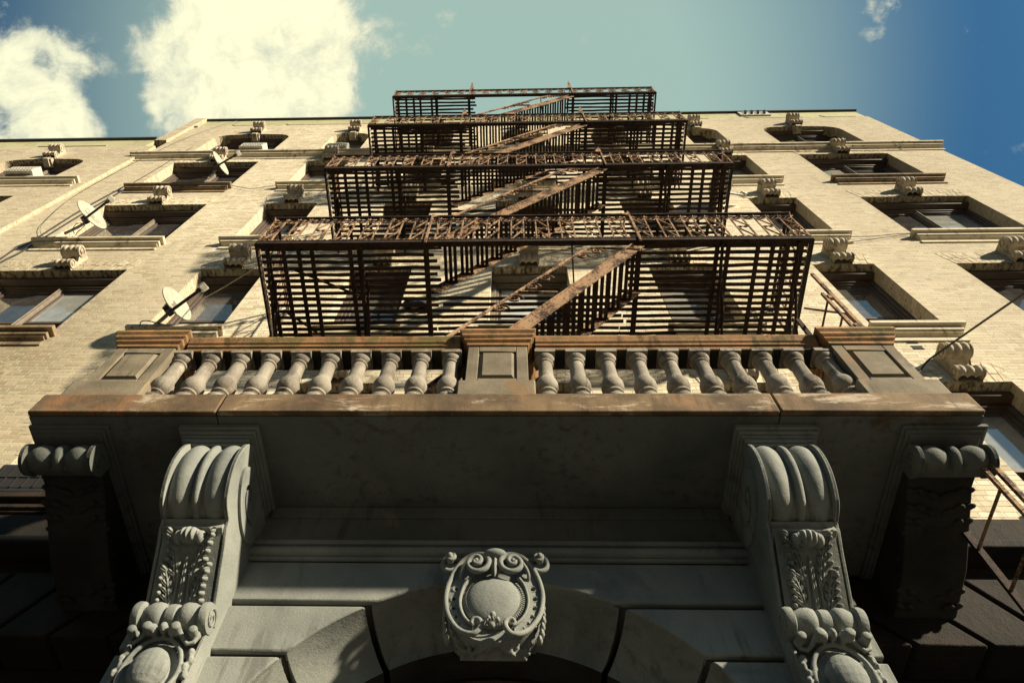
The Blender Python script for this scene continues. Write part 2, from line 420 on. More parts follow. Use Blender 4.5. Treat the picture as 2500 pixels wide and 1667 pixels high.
def sill_profile(t=.10, pr=.13):
    # (out, dz) from the wall face downward
    return [(0,0),(pr,0),(pr,-.060),(pr-.006,-.066),(pr-.055,-.066),(pr-.045,-.11),(pr-.05,-.135),(pr-.075,-.15),(pr-.075,-.165),(pr-.105,-.17),(0,-.172)]
def sill_mesh(xa, xb, z, ext=.11, pr=.13, y=WY, inner=.2):
    mb = MB(); prof = sill_profile(pr=pr)
    # moulded front with returned ends
    def sec(x, sgn, full):
        return [(x+(sgn*(o-pr) if True else 0), y-o, z+dz) for o, dz in prof]
    L = sec(xa-ext, -1, 1); R = sec(xb+ext, 1, 1); n = len(prof)
    vs = L+R+[(L[0][0]-0+pr*0, y, z)]
    fs = [(i, i+1, n+i+1, n+i) for i in range(n-1)]
    mb.add(L+R, fs)
    # end returns
    for P, sgn in ((L, -1), (R, 1)):
        bk = [(q[0], y+.002, q[2]) for q in P]
        f2 = [(i, n+i, n+i+1, i+1) for i in range(n-1)]
        mb.add(P+bk, f2 if sgn < 0 else [f[::-1] for f in f2])
    mb.box(xa+.002, xb-.002, y-.001, y+inner, z-.05, z+.001)
    # thin course of stone under the sill
    mb.box(xa-ext*.5, xb+ext*.5, y-.022, y+.01, z-.30, z-.235)
    return mb
def flat_arch(mb, xa, xb, z, y, h=.40, n=None):
    n = n or int(round((xb-xa)/.085)); 
    ex = .10
    for i in range(n):
        a, b_ = i/n, (i+1)/n; g_ = .045
        x0 = xa+(xb-xa)*(a+g_/n); x1 = xa+(xb-xa)*(b_-g_/n)
        X0 = xa-ex+(xb-xa+2*ex)*(a+g_/n); X1 = xa-ex+(xb-xa+2*ex)*(b_-g_/n)
        mz = z+h*(.52 if i % 2 else .40)
        def lerp(t): return (x0+(X0-x0)*t, x1+(X1-x1)*t)
        tm = (mz-z)/h
        for t0, t1 in ((0, tm-.012), (tm+.012, 1)):
            (p0, p1), (q0, q1) = lerp(t0), lerp(t1)
            mb.prism([(p0, z+h*t0),(p1, z+h*t0),(q1, z+h*t1),(q0, z+h*t1)], y-.004-random.random()*.004, y+.03)
ARCHM = brick('painted_arch_brick', True)
prnd = random.Random(11)
def pick(row, col, up):
    r = prnd.random()
    if row == 1 and col in 'BE': return CURT
    return BLIND if r < .16 else CURT if r < .45 else GLASS
def window(xa, xb, zb, zt, row, col, y=WY, parent=bld, reveal=.21, sill=True):
    wide = xb-xa > 1.5
    yf = y+reveal; m = MB(); fw = .07
    m.box(xa, xa+fw, yf, yf+.14, zb, zt); m.box(xb-fw, xb, yf, yf+.14, zb, zt)
    m.box(xa+fw, xb-fw, yf+.002, yf+.14, zt-.13, zt); m.box(xa+fw, xb-fw, yf-.02, yf+.14, zb, zb+.06)
    m.box(xa+fw, xa+fw+.035, yf+.03, yf+.14, zb+.06, zt-.13); m.box(xb-fw-.035, xb-fw, yf+.03, yf+.14, zb+.06, zt-.13)
    m.box(xa+fw+.035, xb-fw-.035, yf+.03, yf+.14, zt-.165, zt-.13)
    if wide: 
        xm = (xa+xb)/2; m.box(xm-.036, xm+.036, yf+.012, yf+.14, zb+.06, zt-.165, 1); m.box(xm-.012, xm+.012, yf-.004, yf+.012, zb+.06, zt-.165, 1)
    m.box(xa+.001, xb-.001, yf-.105, yf-.001, zt-.085, zt-.0015)
    m.box(xa-.05, xb+.05, yf+.142, yf+.2, zb-.05, zt+.05, 2)
    win = m.build('window', [FRAME if row != 1 or col != 'M' else FRAME2, FRAME2, VOID], parent, bevel=.006, seg=1)
    bays = [(xa+fw+.035, xb-fw-.035)] if not wide else [(xa+fw+.035, xm-.045), (xm+.045, xb-fw-.035)]
    zm = zb+.06+(zt-.165-zb-.06)*.44
    for a, b in bays:
        for (z0, z1, yy, up) in ((zm-.02, zt-.165, yf+.055, 1), (zb+.06, zm+.03, yf+.095, 0)):
            s = MB(); t_ = .042
            s.box(a, a+t_, yy, yy+.035, z0, z1); s.box(b-t_, b, yy, yy+.035, z0, z1)
            s.box(a+t_, b-t_, yy, yy+.035, z1-t_, z1); s.box(a+t_, b-t_, yy-.001, yy+.035, z0, z0+t_+.012)
            s.build('sash', FRAME, win, bevel=.004, seg=1)
            q = MB(); e = [random.uniform(-.003, .003) for _ in range(3)]
            q.add([(a+t_-.005, yy+.018+e[0], z0+t_), (b-t_+.005, yy+.018+e[1], z0+t_), (b-t_+.005, yy+.018+e[2], z1-t_+.004), (a+t_-.005, yy+.018+e[0]-e[1]+e[2], z1-t_+.004)], [(0,1,2,3)])
            q.build('pane', BLINDM if (row == 1 and col == 'M') else pick(row, col, up), win)
    if sill:
        sm = sill_mesh(xa, xb, zb, y=y, inner=reveal-.022); sm.build('sill', BASE if not row else SILLD if (row == 3 and col in 'AF') or (row == 1 and col == 'A') else SILL, win)
    if row < 4 and y == WY:
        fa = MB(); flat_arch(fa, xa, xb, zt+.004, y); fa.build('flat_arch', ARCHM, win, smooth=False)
    return win
for k, (zb, zt) in enumerate(ROWS):
    for c, (xa, xb) in COLS.items():
        if k == 0 and c in 'AF': pass
        window(xa, xb, zb, zt, k, c, sill=(k < 4))
# cornice band at the top storey's sills
cm = sill_mesh(XL-.06, XR+.02, ROWS[4][0], ext=.1, pr=.15, inner=.19)
cm.build('cornice', SILL, bld)

# scroll corbels (keystones) over the windows
def corbel(cx, zb, y, big=1.0, foot=False):
    big *= .86; mb = MB(); W = .15*big
    H = .60*big
    prof = []
    # bottom roll
    for i in range(9):
        a = -pi/2+pi*1.05*i/8; prof.append((.095+.085*cos(a), .088+.088*sin(a)))
    prof += [(.075,.195),(.065,.24),(.075,.28),(.115,.325)]
    for i in range(10):
        a = -pi*.62+pi*1.12*i/9; prof.append((.19+.112*cos(a), .44+.112*sin(a)))
    prof.append((0,.585))
    prof = [(p*big, q*big) for p, q in prof]
    nx = 28
    def rib(t):
        k = abs(((t*1.5+1.5) % 1)-.5)*2
        return -.034*big*(k**2.2)
    def fn(u, v):
        j = v*(len(prof)-1); i = min(int(j), len(prof)-2); f = j-i
        p0 = prof[i][0]*(1-f)+prof[i+1][0]*f; z0 = prof[i][1]*(1-f)+prof[i+1][1]*f
        t = u*2-1
        return (cx+t*W, y-max(.0, p0+rib(t)*(1 if p0 > .03 else 0)), zb+z0)
    mb.grid(fn, nx, (len(prof)-1)*2, flip=False)
    for sgn in (-1, 1):
        X = cx+sgn*W; c0 = [(X, y+.01, zb)]+[(X, y-p, zb+z) for p, z in prof]+[(X, y+.01, zb+.58*big)]
        f = tuple(range(len(c0))); mb.add(c0, [f if sgn < 0 else f[::-1]])
        # volute faces
        for (pc, zc, R) in ((.19, .44, .106), (.095, .088, .083)):
            pc, zc, R = pc*big, zc*big, R*big
            T = Matrix.Translation((X, y-pc, zb+zc)) @ Matrix.Rotation(sgn*pi/2, 4, 'Y')
            mb.lathe([(R,-.01),(R,.014),(R*.72,.016),(R*.68,.004),(R*.42,.004),(R*.38,.018),(R*.16,.022),(.002,.026)], (0,0,0), 18, T=T)
    if foot:
        mb.box(cx-W*.8, cx+W*.8, y-.03, y+.17, zb-.14*big, zb+.03)
        mb.box(cx-W*.5, cx+W*.5, y-.05, y+.13, zb-.20*big, zb+.02)
    return mb
for k, (zb, zt) in enumerate(ROWS):
    for c, (xa, xb) in COLS.items():
        o = corbel((xa+xb)/2, zt+(.0 if k < 4 else -.02), WY, 1.0, k == 4).build('scroll_corbel', CORB, bld, ang=40)

# stone base storey (below the brick), either side of the portal
b = MB()
b.box(XL, XR, WY-.10, WY+.3, 4.28, 4.548); b.box(XL, XR, WY-.14, WY+.3, 4.20, 4.277)
b.box(XL, XR, WY+.06, WY+.3, 4.0, 4.197)
for xa, xb in ((-8.4,-2.3),(2.1,9.2)):
    n = 15; xc = (xa+xb)/2
    for i in range(n):
        t0, t1 = i/n+.003, (i+1)/n-.003
        lo = [xa+(xb-xa)*t for t in (t0, t1)]; hi = [xc+(q-xc)*1.18 for q in lo]
        b.prism([(lo[0],3.42),(lo[1],3.42),(hi[1],3.995),(hi[0],3.995)], WY-.03, WY+.3)
b.box(XL, XR, WY+.02, WY+.3, 3.45, 3.99, 1)
for x0, x1 in ((XL,-8.0),(8.9,XR)):
    for j in range(8): b.box(x0, x1, WY-.03, WY+.3, 3.38-.62*(j+1)+.03, 3.38-.62*j)
b.box(XL, XR, WY+.32, WY+.4, -1.6, 4.5, 2)
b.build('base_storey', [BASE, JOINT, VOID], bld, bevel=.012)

# ------------------------------------------------------------------ neighbouring building at the far left
NY = 3.935
nb = thing('neighbouring_building', 'lower cream brick building at the far left edge adjoining the tall one', 'building', (-14, 9, -1.6))
nops = []
for k, (zb, zt) in enumerate([(4.8,7.0), (8.0,10.3), (11.6,13.78), (14.72,16.78)]):
    nops += [(-11.55,-9.60,zb,zt), (-16.2,-14.2,zb,zt)]
w = MB(); wall_cells(w, -22, XL-.002, 3, 17.95, nops, NY, .30)
w.add([(XL-.002,NY,3),(XL-.002,NY+.08,3),(XL-.002,NY+.08,17.95),(XL-.002,NY,17.95)], [(0,1,2,3)])
for o in nops:
    if o[3] > 16: corner_fill(w, o[0], o[1], o[3], NY, .28)
w.build('brick_wall', BRICK, nb, smooth=False)
for o in nops: 
    wi = window(o[0], o[1], o[2], o[3], 2, 'X', NY, nb, sill=(o[3] < 16))
    corbel((o[0]+o[1])/2, o[3]-.02, NY, 1.0, o[3] > 16).build('scroll_corbel', CORB, nb)
m = sill_mesh(-22, -8.88, 14.72, ext=.1, pr=.14, y=NY, inner=.18); m.build('cornice', SILL, nb)
p = MB(); p.box(-22, XL-.3, NY+.02, NY+.3, 17.953, 18.72); p.bar((-11.6,NY+.018,18.1),(-9.9,NY+.018,18.1), .03, .04)
pr = p.build('parapet', BAND, nb); p = MB(); p.box(-22, XL-.3, NY-.04, NY+.35, 18.723, 18.80); p.build('coping', COPING, pr)
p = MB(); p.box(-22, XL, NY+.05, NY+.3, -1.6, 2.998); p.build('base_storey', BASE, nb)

# ------------------------------------------------------------------ entrance portal
PX = -.11; PY = 3.40; PX0, PX1 = -2.21, 2.0
por = thing('entrance_portal', 'grey limestone arched entrance surround with grooved blocks under the balcony', 'entrance', (PX, 3.7, -1.6))
RO, RI, ZC = 1.50, 1.285, 1.88
lev = [3.53, 3.19, 2.83, 2.47, 2.11, 1.75, 1.39, 1.03, .67, .31, -.05, -.41, -.77, -1.6]
b = MB(); G = .019
def arc_x(z): return sqrt(max(0, RO*RO-(z-ZC)**2)) if z > ZC else RO
# top course: one slab over the arch, cut by the outer curve
za = lev[1]+G; 
a1 = math.asin((za-ZC)/RO)
poly = [(PX0, lev[0]), (PX0, za)]+[(PX+RO*cos(a), ZC+RO*sin(a)) for a in np.linspace(pi-a1, a1, 33)]+[(PX1, za), (PX1, lev[0])]
b.prism(poly, PY, PY+.09)
for i in range(1, len(lev)-1):
    zt_, zb_ = lev[i]-G, lev[i+1]+G
    n = 8
    zz = [zb_+(zt_-zb_)*j/n for j in range(n+1)]
    st = .02*(0)
    b.prism([(PX0-.0, zt_),(PX0, zb_)]+[(PX-arc_x(z), z) for z in zz], PY, PY+.09)
    b.prism([(PX1, zb_),(PX1, zt_)]+[(PX+arc_x(z), z) for z in zz[::-1]], PY, PY+.09)
b.build('ashlar_face', PORTAL, por, bevel=.012, bang=50)
# body behind the joints
b = MB()
n = 40
outer = [(PX+(RO+.012)*cos(a), ZC+(RO+.012)*sin(a)) for a in np.linspace(pi, 0, n+1)]
b.prism([(PX0+.02,-1.6),(PX0+.02,3.53)]+[(PX,3.53)]+outer[n//2::-1]+[(PX-RO-.012,-1.6)], PY+.035, WY+.35)
b.prism([(PX1-.02,-1.6),(PX+RO+.012,-1.6)]+outer[:n//2-1:-1]+[(PX,3.53),(PX1-.02,3.53)], PY+.035, WY+.35)
b.build('wall_core', JOINT, por)
# splayed, hollowed arch stones
def splay(a):   # t 0 outer edge, 1 inner edge
    return a
vs_ = MB()
ja = [math.asin((z-ZC)/RO) for z in (3.18, 2.83, 2.47, 2.11)]
bounds = [(pi-ja[0], ja[0])]
for k in range(3): bounds += [(ja[k], ja[k+1]), (pi-ja[k+1], pi-ja[k])]
bounds += [(ja[3], .02), (pi-.02, pi-ja[3])]
for a0, a1 in bounds:
    hi, lo = max(a0, a1)-.014, min(a0, a1)+.014
    def fn(u, v, hi=hi, lo=lo):
        a = hi+(lo-hi)*u
        r = RO+(RI-RO)*(1-cos(v*pi/2))
        yy = PY+.02+.32*sin(v*pi/2)
        return (PX+r*cos(a), yy, ZC+r*sin(a))
    nu = max(4, int(abs(hi-lo)*20))
    vs_.grid(fn, nu, 10, flip=True)
    for a, fl in ((hi, 1), (lo, 0)):
        pr_ = [(PX+(RO+(RI-RO)*(1-cos(v*pi/2)))*cos(a), PY+.02+.32*sin(v*pi/2), ZC+(RO+(RI-RO)*(1-cos(v*pi/2)))*sin(a)) for v in np.linspace(0, 1, 9)]
        bk = [(PX+(RO+.05)*cos(a), PY+.40, ZC+(RO+.05)*sin(a))]
        f = tuple(range(10)); vs_.add(pr_+bk, [f if fl else f[::-1]])
    def f2(u, v, hi=hi, lo=lo):
        a = hi+(lo-hi)*u
        return (PX+RI*cos(a), PY+.34+.5*v, ZC+RI*sin(a))
    vs_.grid(f2, nu, 2, 1, flip=True)
vs_.build('arch_stones', [PORTAL, DEEPSHADE], por, ang=30)  # intrados coloured near black, the shade of the doorway painted in
# jambs under the springing
b = MB()
for s_ in (-1, 1):
    for i in range(5, len(lev)-1):
        b.prism([(PX+s_*RO, PY+.02),(PX+s_*RI, PY+.34),(PX+s_*RI, PY+.9),(PX+s_*(RO+.05), PY+.9)], lev[i+1]+G, lev[i]-G, 'Z')
b.build('jamb', PORTAL, por)
# moulding and frieze
def moulding(prof, x0, x1, y, z):
    mb = MB(); L = [(x0, y-o, z+dz) for o, dz in prof]; R = [(x1, y-o, z+dz) for o, dz in prof]; n = len(prof)
    mb.add(L+R, [(i, n+i, n+i+1, i+1) for i in range(n-1)]); mb.add(L, [tuple(range(n))]); mb.add(R, [tuple(range(n-1, -1, -1))])
    return mb
pf = [(0,.0),(.018,.0),(.02,.022),(.012,.03)]+[(.03+.028*cos(a), .062+.03*sin(a)) for a in np.linspace(-pi*.55, pi*.55, 9)]+[(.024,.098),(.024,.104),(.05,.106),(.052,.14),(.044,.146),(0,.146)]
moulding(pf, PX0, PX1, PY, 3.532).build('moulding', PORTAL, por, ang=32)
b = MB(); b.box(PX0+.01, PX1-.01, PY, WY+.3, 3.68, 4.036); b.box(PX0+.55, PX1-.55, PY-.022, PY+.01, 3.93, 4.034)
b.build('frieze', SOFFIT, por, bevel=.008)
# dark doorway with a carved lunette
b = MB()
b.prism([(PX+RI*1.01*cos(a), ZC+RI*1.01*sin(a)) for a in np.linspace(pi, 0, 25)]+[(PX+RI,-1.6),(PX-RI,-1.6)], PY+.62, PY+.7)
for r_, t_ in ((RI-.03,.025),(RI-.10,.018),(RI-.36,.025)):
    b.tube([(PX+r_*cos(a), PY+.61, ZC+r_*sin(a)) for a in np.linspace(pi, 0, 31)], t_, 8)
for i in range(15):
    a = pi*(.08+.84*i/14)
    for q in (-1, 1):
        pts = [(PX+(RI-.32+.18*s)*cos(a+q*.07*sin(pi*s)), PY+.605, ZC+(RI-.32+.18*s)*sin(a+q*.07*sin(pi*s))) for s in np.linspace(0, 1, 7)]
        b.tube(pts, .014, 6)
    b.blob((PX+(RI-.22)*cos(a), PY+.605, ZC+(RI-.22)*sin(a)), ((.03,0,0),(0,.025,0),(0,0,.035)), 8)
b.build('lunette', DOORM, por)

# carved cartouche on the crown of the arch
def curve2d(outer, holes, depth, bev, to3d):
    cu = bpy.data.curves.new('tmp', 'CURVE'); cu.dimensions = '2D'; cu.fill_mode = 'BOTH'; cu.extrude = depth/2; cu.bevel_depth = bev; cu.bevel_resolution = 2
    for pl in [outer]+holes:
        sp = cu.splines.new('POLY'); sp.points.add(len(pl)-1)
        for i, q in enumerate(pl): sp.points[i].co = (q[0], q[1], 0, 1)
        sp.use_cyclic_u = True
    o = bpy.data.objects.new('tmp', cu); C.objects.link(o)
    dg = bpy.context.evaluated_depsgraph_get(); dg.update()
    me = bpy.data.meshes.new_from_object(o.evaluated_get(dg))
    vs = [to3d(v.co) for v in me.vertices]; fs = [tuple(q.vertices) for q in me.polygons]
    bpy.data.objects.remove(o); bpy.data.curves.remove(cu); bpy.data.meshes.remove(me)
    return vs, fs
def spiral2(c, r0, r1, a0, turns, n=40):
    return [(c[0]+(r0+(r1-r0)*i/n)*cos(a0+2*pi*turns*i/n), c[1]+(r0+(r1-r0)*i/n)*sin(a0+2*pi*turns*i/n)) for i in range(n+1)]
KX, KY, KZ = PX, 3.25, 3.115      # centre of the dome
car = MB()
car.blob((KX, KY+.06, KZ), ((.172,0,0),(0,.075,0),(0,0,.183)), 34)
car.prism([(KX+.27*cos(a), KZ+.262*sin(a)) for a in np.linspace(0, 2*pi, 33)[:-1]], KY+.075, PY+.06)
kt = car.build('keystone_cartouche', PORTAL, por, ang=60)
fr = MB()
def kp(x, y, out=0): return Vector((KX+(x-795)*.000494, KY+.02+.035*((x-795)/580)**2-out, KZ-(y-720)*.00062))
def mir(pts): return [(1590-q[0],)+tuple(q[1:]) for q in pts]
rim = [(575,1062),(553,1035),(585,995),(640,1012),(662,1075),(600,1148),(505,1142),(400,1070),(320,975),(265,870),(236,750),(229,640),(245,535),(282,425),(343,310),(435,222),(540,186),(640,196),(708,252),(724,330),(685,402),(600,434),(520,412),(474,350),(492,283),(552,246),(608,262),(628,312),(598,358),(553,352),(545,318)]
wid = [.008,.010,.012,.014,.0155,.0165,.0165]+[.0150]*8+[.0155,.0165,.0175,.018,.018,.0175,.017,.0165,.016,.0155,.015,.0145,.014,.0135,.013,.013]
out_ = [.03,.03,.03,.03,.03,.025,.02]+[.012]*8+[.016,.02,.024,.028,.032,.034,.036,.038,.040,.042,.044,.046,.048,.050,.052,.054]
inner = [(500,475),(440,560),(408,660),(398,760),(420,860),(465,945),(520,1005),(560,1035)]
holes_ = [(345,570,31),(327,690,30),(335,803,27),(370,907,24),(415,990,19),(467,1047,13)]
for fl in (0, 1):
    F = mir if fl else (lambda q: q)
    sm = smooth_path([kp(x, y, o) for (x, y), o in zip(F(rim), out_)], 110)
    ws = [float(np.interp(i/110*(len(wid)-1), range(len(wid)), wid)) for i in range(111)]
    fr.tube(sm, ws, 9)
    q = F([(520,318)])[0]
    c = F([(572,316)])[0]; p = kp(c[0], c[1], .045); fr.blob(p, ((.017,0,0),(0,.022,0),(0,0,.020)), 12)
    fr.tube(smooth_path([kp(x, y, .012) for x, y in F(inner)], 40), .0085, 7)
    fr.tube(smooth_path([kp(x+(14 if not fl else -14), y-4, .004) for x, y in F(inner)], 40), .006, 6)
    # perforated band between the rim and the inner ring
    o2 = [(300,420),(262,540),(245,640),(252,750),(282,870),(335,965),(410,1055),(500,1115),(560,1110)]
    i2 = [(560,1040),(520,1008),(465,948),(420,862),(400,760),(410,660),(440,560),(500,470),(470,420),(420,360),(380,330)]
    P = [((x-795)*.000494, -(y-720)*.00062) for x, y in F(o2+i2)]
    H = [[((x-795)*.000494+r*.000494*cos(t), -(y-720)*.00062+r*.00052*sin(t)) for t in np.linspace(0, 2*pi, 17)[:-1]] for x, y, r in [(h[0],)+h[1:] for h in [((1590-a) if fl else a, b, c2) for a, b, c2 in holes_]]]
    vs, fs = curve2d(P, H, .016, .003, lambda co: (KX+co.x, KY+.034+.035*(co.x/.287)**2-co.z, KZ+co.y)); fr.add(vs, fs)
    for a, b_, r in holes_:
        x = 1590-a if fl else a; p = kp(x, b_, -.004); fr.ring(p, r*.00056+.004, .0035, Vector((1,0,0)), Vector((0,0,1)), 14, 5)
    # strap from the volute into the band
    fr.tube(smooth_path([kp(x, y, o) for (x, y), o in zip(F([(455,330),(415,375),(388,430),(392,470)]), (.045,.035,.02,-.01))], 14), .0105, 7)
    # curled ear resting on the moulding
    ear = [(365,262),(310,335),(230,352),(165,310),(160,235),(215,180),(280,195),(300,250),(262,290),(215,270),(222,235)]
    fr.tube(smooth_path([kp(x, y, .0+.008*i) for i, (x, y) in enumerate(F(ear))], 40), [.017-.007*i/40 for i in range(41)], 8)
    c = F([(245,245)])[0]; fr.blob(kp(c[0], c[1], .05), ((.024,0,0),(0,.045,0),(0,0,.028)), 12)
    for i in range(7): # leaf edge outside the rim
        x, y = (232-4*(i % 2)+ (i-2)**2*3, 640+75*i) if not fl else (1590-(232-4*(i % 2)+(i-2)**2*3), 640+75*i)
        fr.blob(kp(x, y, -.05), ((.018,0,0),(0,.04,0),(0,0,.024)), 8)
# tongue between the volutes, crest above
fr.add([kp(795+dx, y, o) for dx, y, o in ((-78,272,.01),(0,268,.045),(78,272,.01),(-84,340,.012),(0,345,.055),(84,340,.012),(-50,405,.012),(0,410,.055),(50,405,.012),(4,478,.035),(-70,300,-.04),(70,300,-.04),(4,470,-.04))], [(0,3,4,1),(1,4,5,2),(3,6,7,4),(4,7,8,5),(6,9,7),(7,9,8),(0,10,3),(3,10,12,6),(6,12,9),(2,5,11),(5,8,12,11),(8,9,12)])
fr.blob(kp(800, 205, .02), ((.075,0,0),(0,.05,0),(0,0,.038)), 16); fr.blob(kp(800, 165, .0), ((.045,0,0),(0,.05,0),(0,0,.026)), 12)
for x, y, r in ((790,995,36),(745,1035,26),(845,1050,30),(785,1110,36),(735,1070,22),(788,1052,18)): fr.blob(kp(x, y, .055+.012*(r < 20)), ((r*.00052,0,0),(0,.018,0),(0,0,r*.00058)), 9)
for i in range(58):
    a = radians(140+260*i/57); fr.bar((KX+.160*cos(a), KY+.018, KZ+.170*sin(a)),(KX+.180*cos(a), KY+.030, KZ+.190*sin(a)), .0045)
fr.build('cartouche_frame', PORTAL, kt, ang=55)
# leafy underside of the keystone
lf = MB(); rnd = random.Random(3)
for i in range(6):
    w0 = .245-.012*i; lf.prism([(KY+.10+.012*i,3.06-.036*i),(KY+.115+.018*i,3.02-.036*i),(PY+.345,3.13),(PY+.345,3.2)], KX-w0, KX+w0, 'X')
for s_ in (-1, 1):
    for i in range(9):       # curling leaf along each lower side
        t = i/8; x = s_*(.235-.06*t); z = 3.0-.15*t; y = KY+.10+.10*t
        leaf_lobe(lf, (KX+x*.8, y+.02, z+.05), (KX+x+s_*.02*(i % 2), y-.015, z-.012), .019, .02, (0,-1,-.3), 9)
        leaf_lobe(lf, (KX+x*.55, y+.01, z+.04), (KX+x*.72, y-.035, z-.02), .02, .018, (0,-1,-.3), 9)
    for i in range(5): leaf_lobe(lf, (KX+s_*.02, KY+.11, 2.95-.02*i), (KX+s_*(.07+.014*i), KY+.08+.02*i, 2.875-.010*i), .017, .016, (0,-1,-.4), 9)
for i in range(5): leaf_lobe(lf, (KX+(i-2)*.02, KY+.12, 2.93), (KX+(i-2)*.035, KY+.095, 2.85+.012*abs(i-2)), .016, .02, (0,-1,-.4), 9)
lf.build('keystone_leaves', PORTAL, kt, remesh=.006)

# ------------------------------------------------------------------ stone balcony
bal = thing('stone_balcony', 'brown stone balcony with a balustrade of round balusters above the entrance arch', 'balcony', (PX, 3.3, 4.04))
SX0, SX1 = -3.19, 2.97
s = MB()
cuts = [SX0, -1.93, 1.70, SX1]; zt_ = 4.262
for a, c in zip(cuts, cuts[1:]):
    s.prism([(2.60,4.04),(2.60,zt_),(WY-.001,zt_),(WY-.001,4.115),(2.64,4.115),(2.64,4.04)], a+(.003 if a != SX0 else 0), c-(.003 if c != SX1 else 0), 'X')
s.build('slab', BROWN, bal, bevel=.012)
s = MB()
for a, c in zip(cuts, cuts[1:]): s.box(a+.004, c-.004, 2.6405, WY-.001, 4.041, 4.1145)
s.build('soffit', SOFFIT, bal)
def cap_profile():
    return [(.0,0),(.012,.0),(.016,.03),(.032,.045),(.036,.05),(.036,.07),(.05,.085),(.054,.09),(.054,.115),(.066,.135),(.07,.14),(.07,.165),(.062,.185),(.0,.192)]
def flared(mb, x0, x1, y0, y1, z, prof):
    loops = [[(x0-o, y0-o, z+d),(x1+o, y0-o, z+d),(x1+o, y1+o, z+d),(x0-o, y1+o, z+d)] for o, d in prof]
    vs = sum(loops, []); fs = []
    for i in range(len(prof)-1):
        for k in range(4):
            k2 = (k+1) % 4; fs.append((i*4+k, i*4+k2, (i+1)*4+k2, (i+1)*4+k))
    fs.append((3,2,1,0)); e = (len(prof)-1)*4; fs.append((e, e+1, e+2, e+3))
    mb.add(vs, fs)
for (xa, xb) in ((-3.07,-2.61), (-.335,.115), (2.395,2.855)):
    m = MB(); y0, y1 = 2.66, 3.02
    m.box(xa, xb, y0+.02, y1, 4.45, 5.05)
    # front frame round a sunk field
    fb = .085
    m.box(xa, xa+fb, y0, y0+.02, 4.49, 5.04); m.box(xb-fb, xb, y0, y0+.02, 4.49, 5.04)
    m.box(xa+fb, xb-fb, y0, y0+.02, 4.49, 4.565); m.box(xa+fb, xb-fb, y0, y0+.02, 4.965, 5.04)
    ped = m.build('pedestal', PED, bal, bevel=.005, seg=1)
    m = MB(); m.box(xa-.045, xb+.045, y0-.035, y1+.03, zt_+.0005, 4.485); m.build('plinth', PED, ped, bevel=.012)
    m = MB(); ins = fb+.035; a, c = xa+ins, xb-ins
    o_ = [(xa+fb+.012,4.577),(xb-fb-.012,4.577),(xb-fb-.012,4.953),(xa+fb+.012,4.953)]; i_ = [(a,4.60),(c,4.60),(c,4.93),(a,4.93)]
    vs = [(q[0], y0+.019, q[1]) for q in o_]+[(q[0], y0-.006, q[1]) for q in i_]
    m.add(vs, [(4,5,6,7)]+[(k, (k+1) % 4, (k+1) % 4+4, k+4) for k in range(4)]); m.build('raised_panel', PED, ped)
    m = MB(); flared(m, xa, xb, y0, y1, 5.045, cap_profile()); m.build('cap', RAILM, ped, ang=25, bevel=.004, seg=1)
for (xa, xb) in ((-2.545,-.40), (.18,2.325)):
    m = MB(); pf = [(-.03,.0),(.0,.005),(.004,.03),(.018,.042),(.02,.062),(.034,.078),(.036,.1),(.046,.118),(.048,.142),(.04,.16),(-.03,.166)]
    y0 = 2.695; y1 = 2.86
    L = [(xa, y0-o, 5.05+d) for o, d in pf]; L = [(xa, y1, 5.05)]+L+[(xa, y1, 5.216)]; R = [(xb, q[1], q[2]) for q in L]; n = len(L)
    m.add(L+R, [(i, n+i, n+(i+1) % n, (i+1) % n) for i in range(n)])
    m.box(xa+.002, xb-.002, y0+.006, y1+.04, 5.050-.0006, 5.052, 1) if False else None
    hr = m.build('handrail', RAILM, bal, ang=25)
    m = MB(); m.box(xa+.002, xb-.002, y0-.001, y1+.002, 5.040, 5.0495); m.build('shaded_underside', DEEPSHADE, hr)  # thin strip coloured near black for the shade under the rail
# return rails at both ends of the balcony
for xc in (-2.84, 2.625):
    m = MB(); m.box(xc-.09, xc+.09, 3.03, WY-.001, 5.05, 5.21); m.build('handrail', RAILM, bal, bevel=.01)
bp = [(.084,.045),(.084,.11),(.078,.116),(.083,.128),(.081,.148),(.066,.162),(.053,.175),(.051,.196),(.058,.207),(.069,.213),(.0695,.232),(.060,.241),(.048,.247),(.050,.256),(.066,.268),(.0775,.290),(.0825,.320),(.081,.350),(.074,.380),(.0645,.402),(.0585,.418),(.0565,.45),(.0545,.52),(.052,.60),(.051,.635),(.060,.643),(.062,.655),(.057,.665),(.050,.671),(.064,.683),(.074,.702),(.076,.715),(.068,.728),(.0555,.7365)]
def baluster(x):
    m = MB(); m.lathe(bp, (x, 2.755, zt_+.001), 22)
    m.box(x-.077, x+.077, 2.755-.077, 2.755+.077, zt_+.736, 5.0395)
    m.box(x-.098, x+.098, 2.755-.09, 2.755+.098, zt_+.001, zt_+.046)
    return m
first = baluster(0).build('baluster', BALU, None, ang=30)
for i in range(10):
    for x in (-2.555+.2325*i, .249+.233*i):
        o = first.copy(); C.objects.link(o); adopt(o, bal); o.location = (x, 0, 0)
        o.rotation_euler = (0, 0, 0)
bpy.data.objects.remove(first)

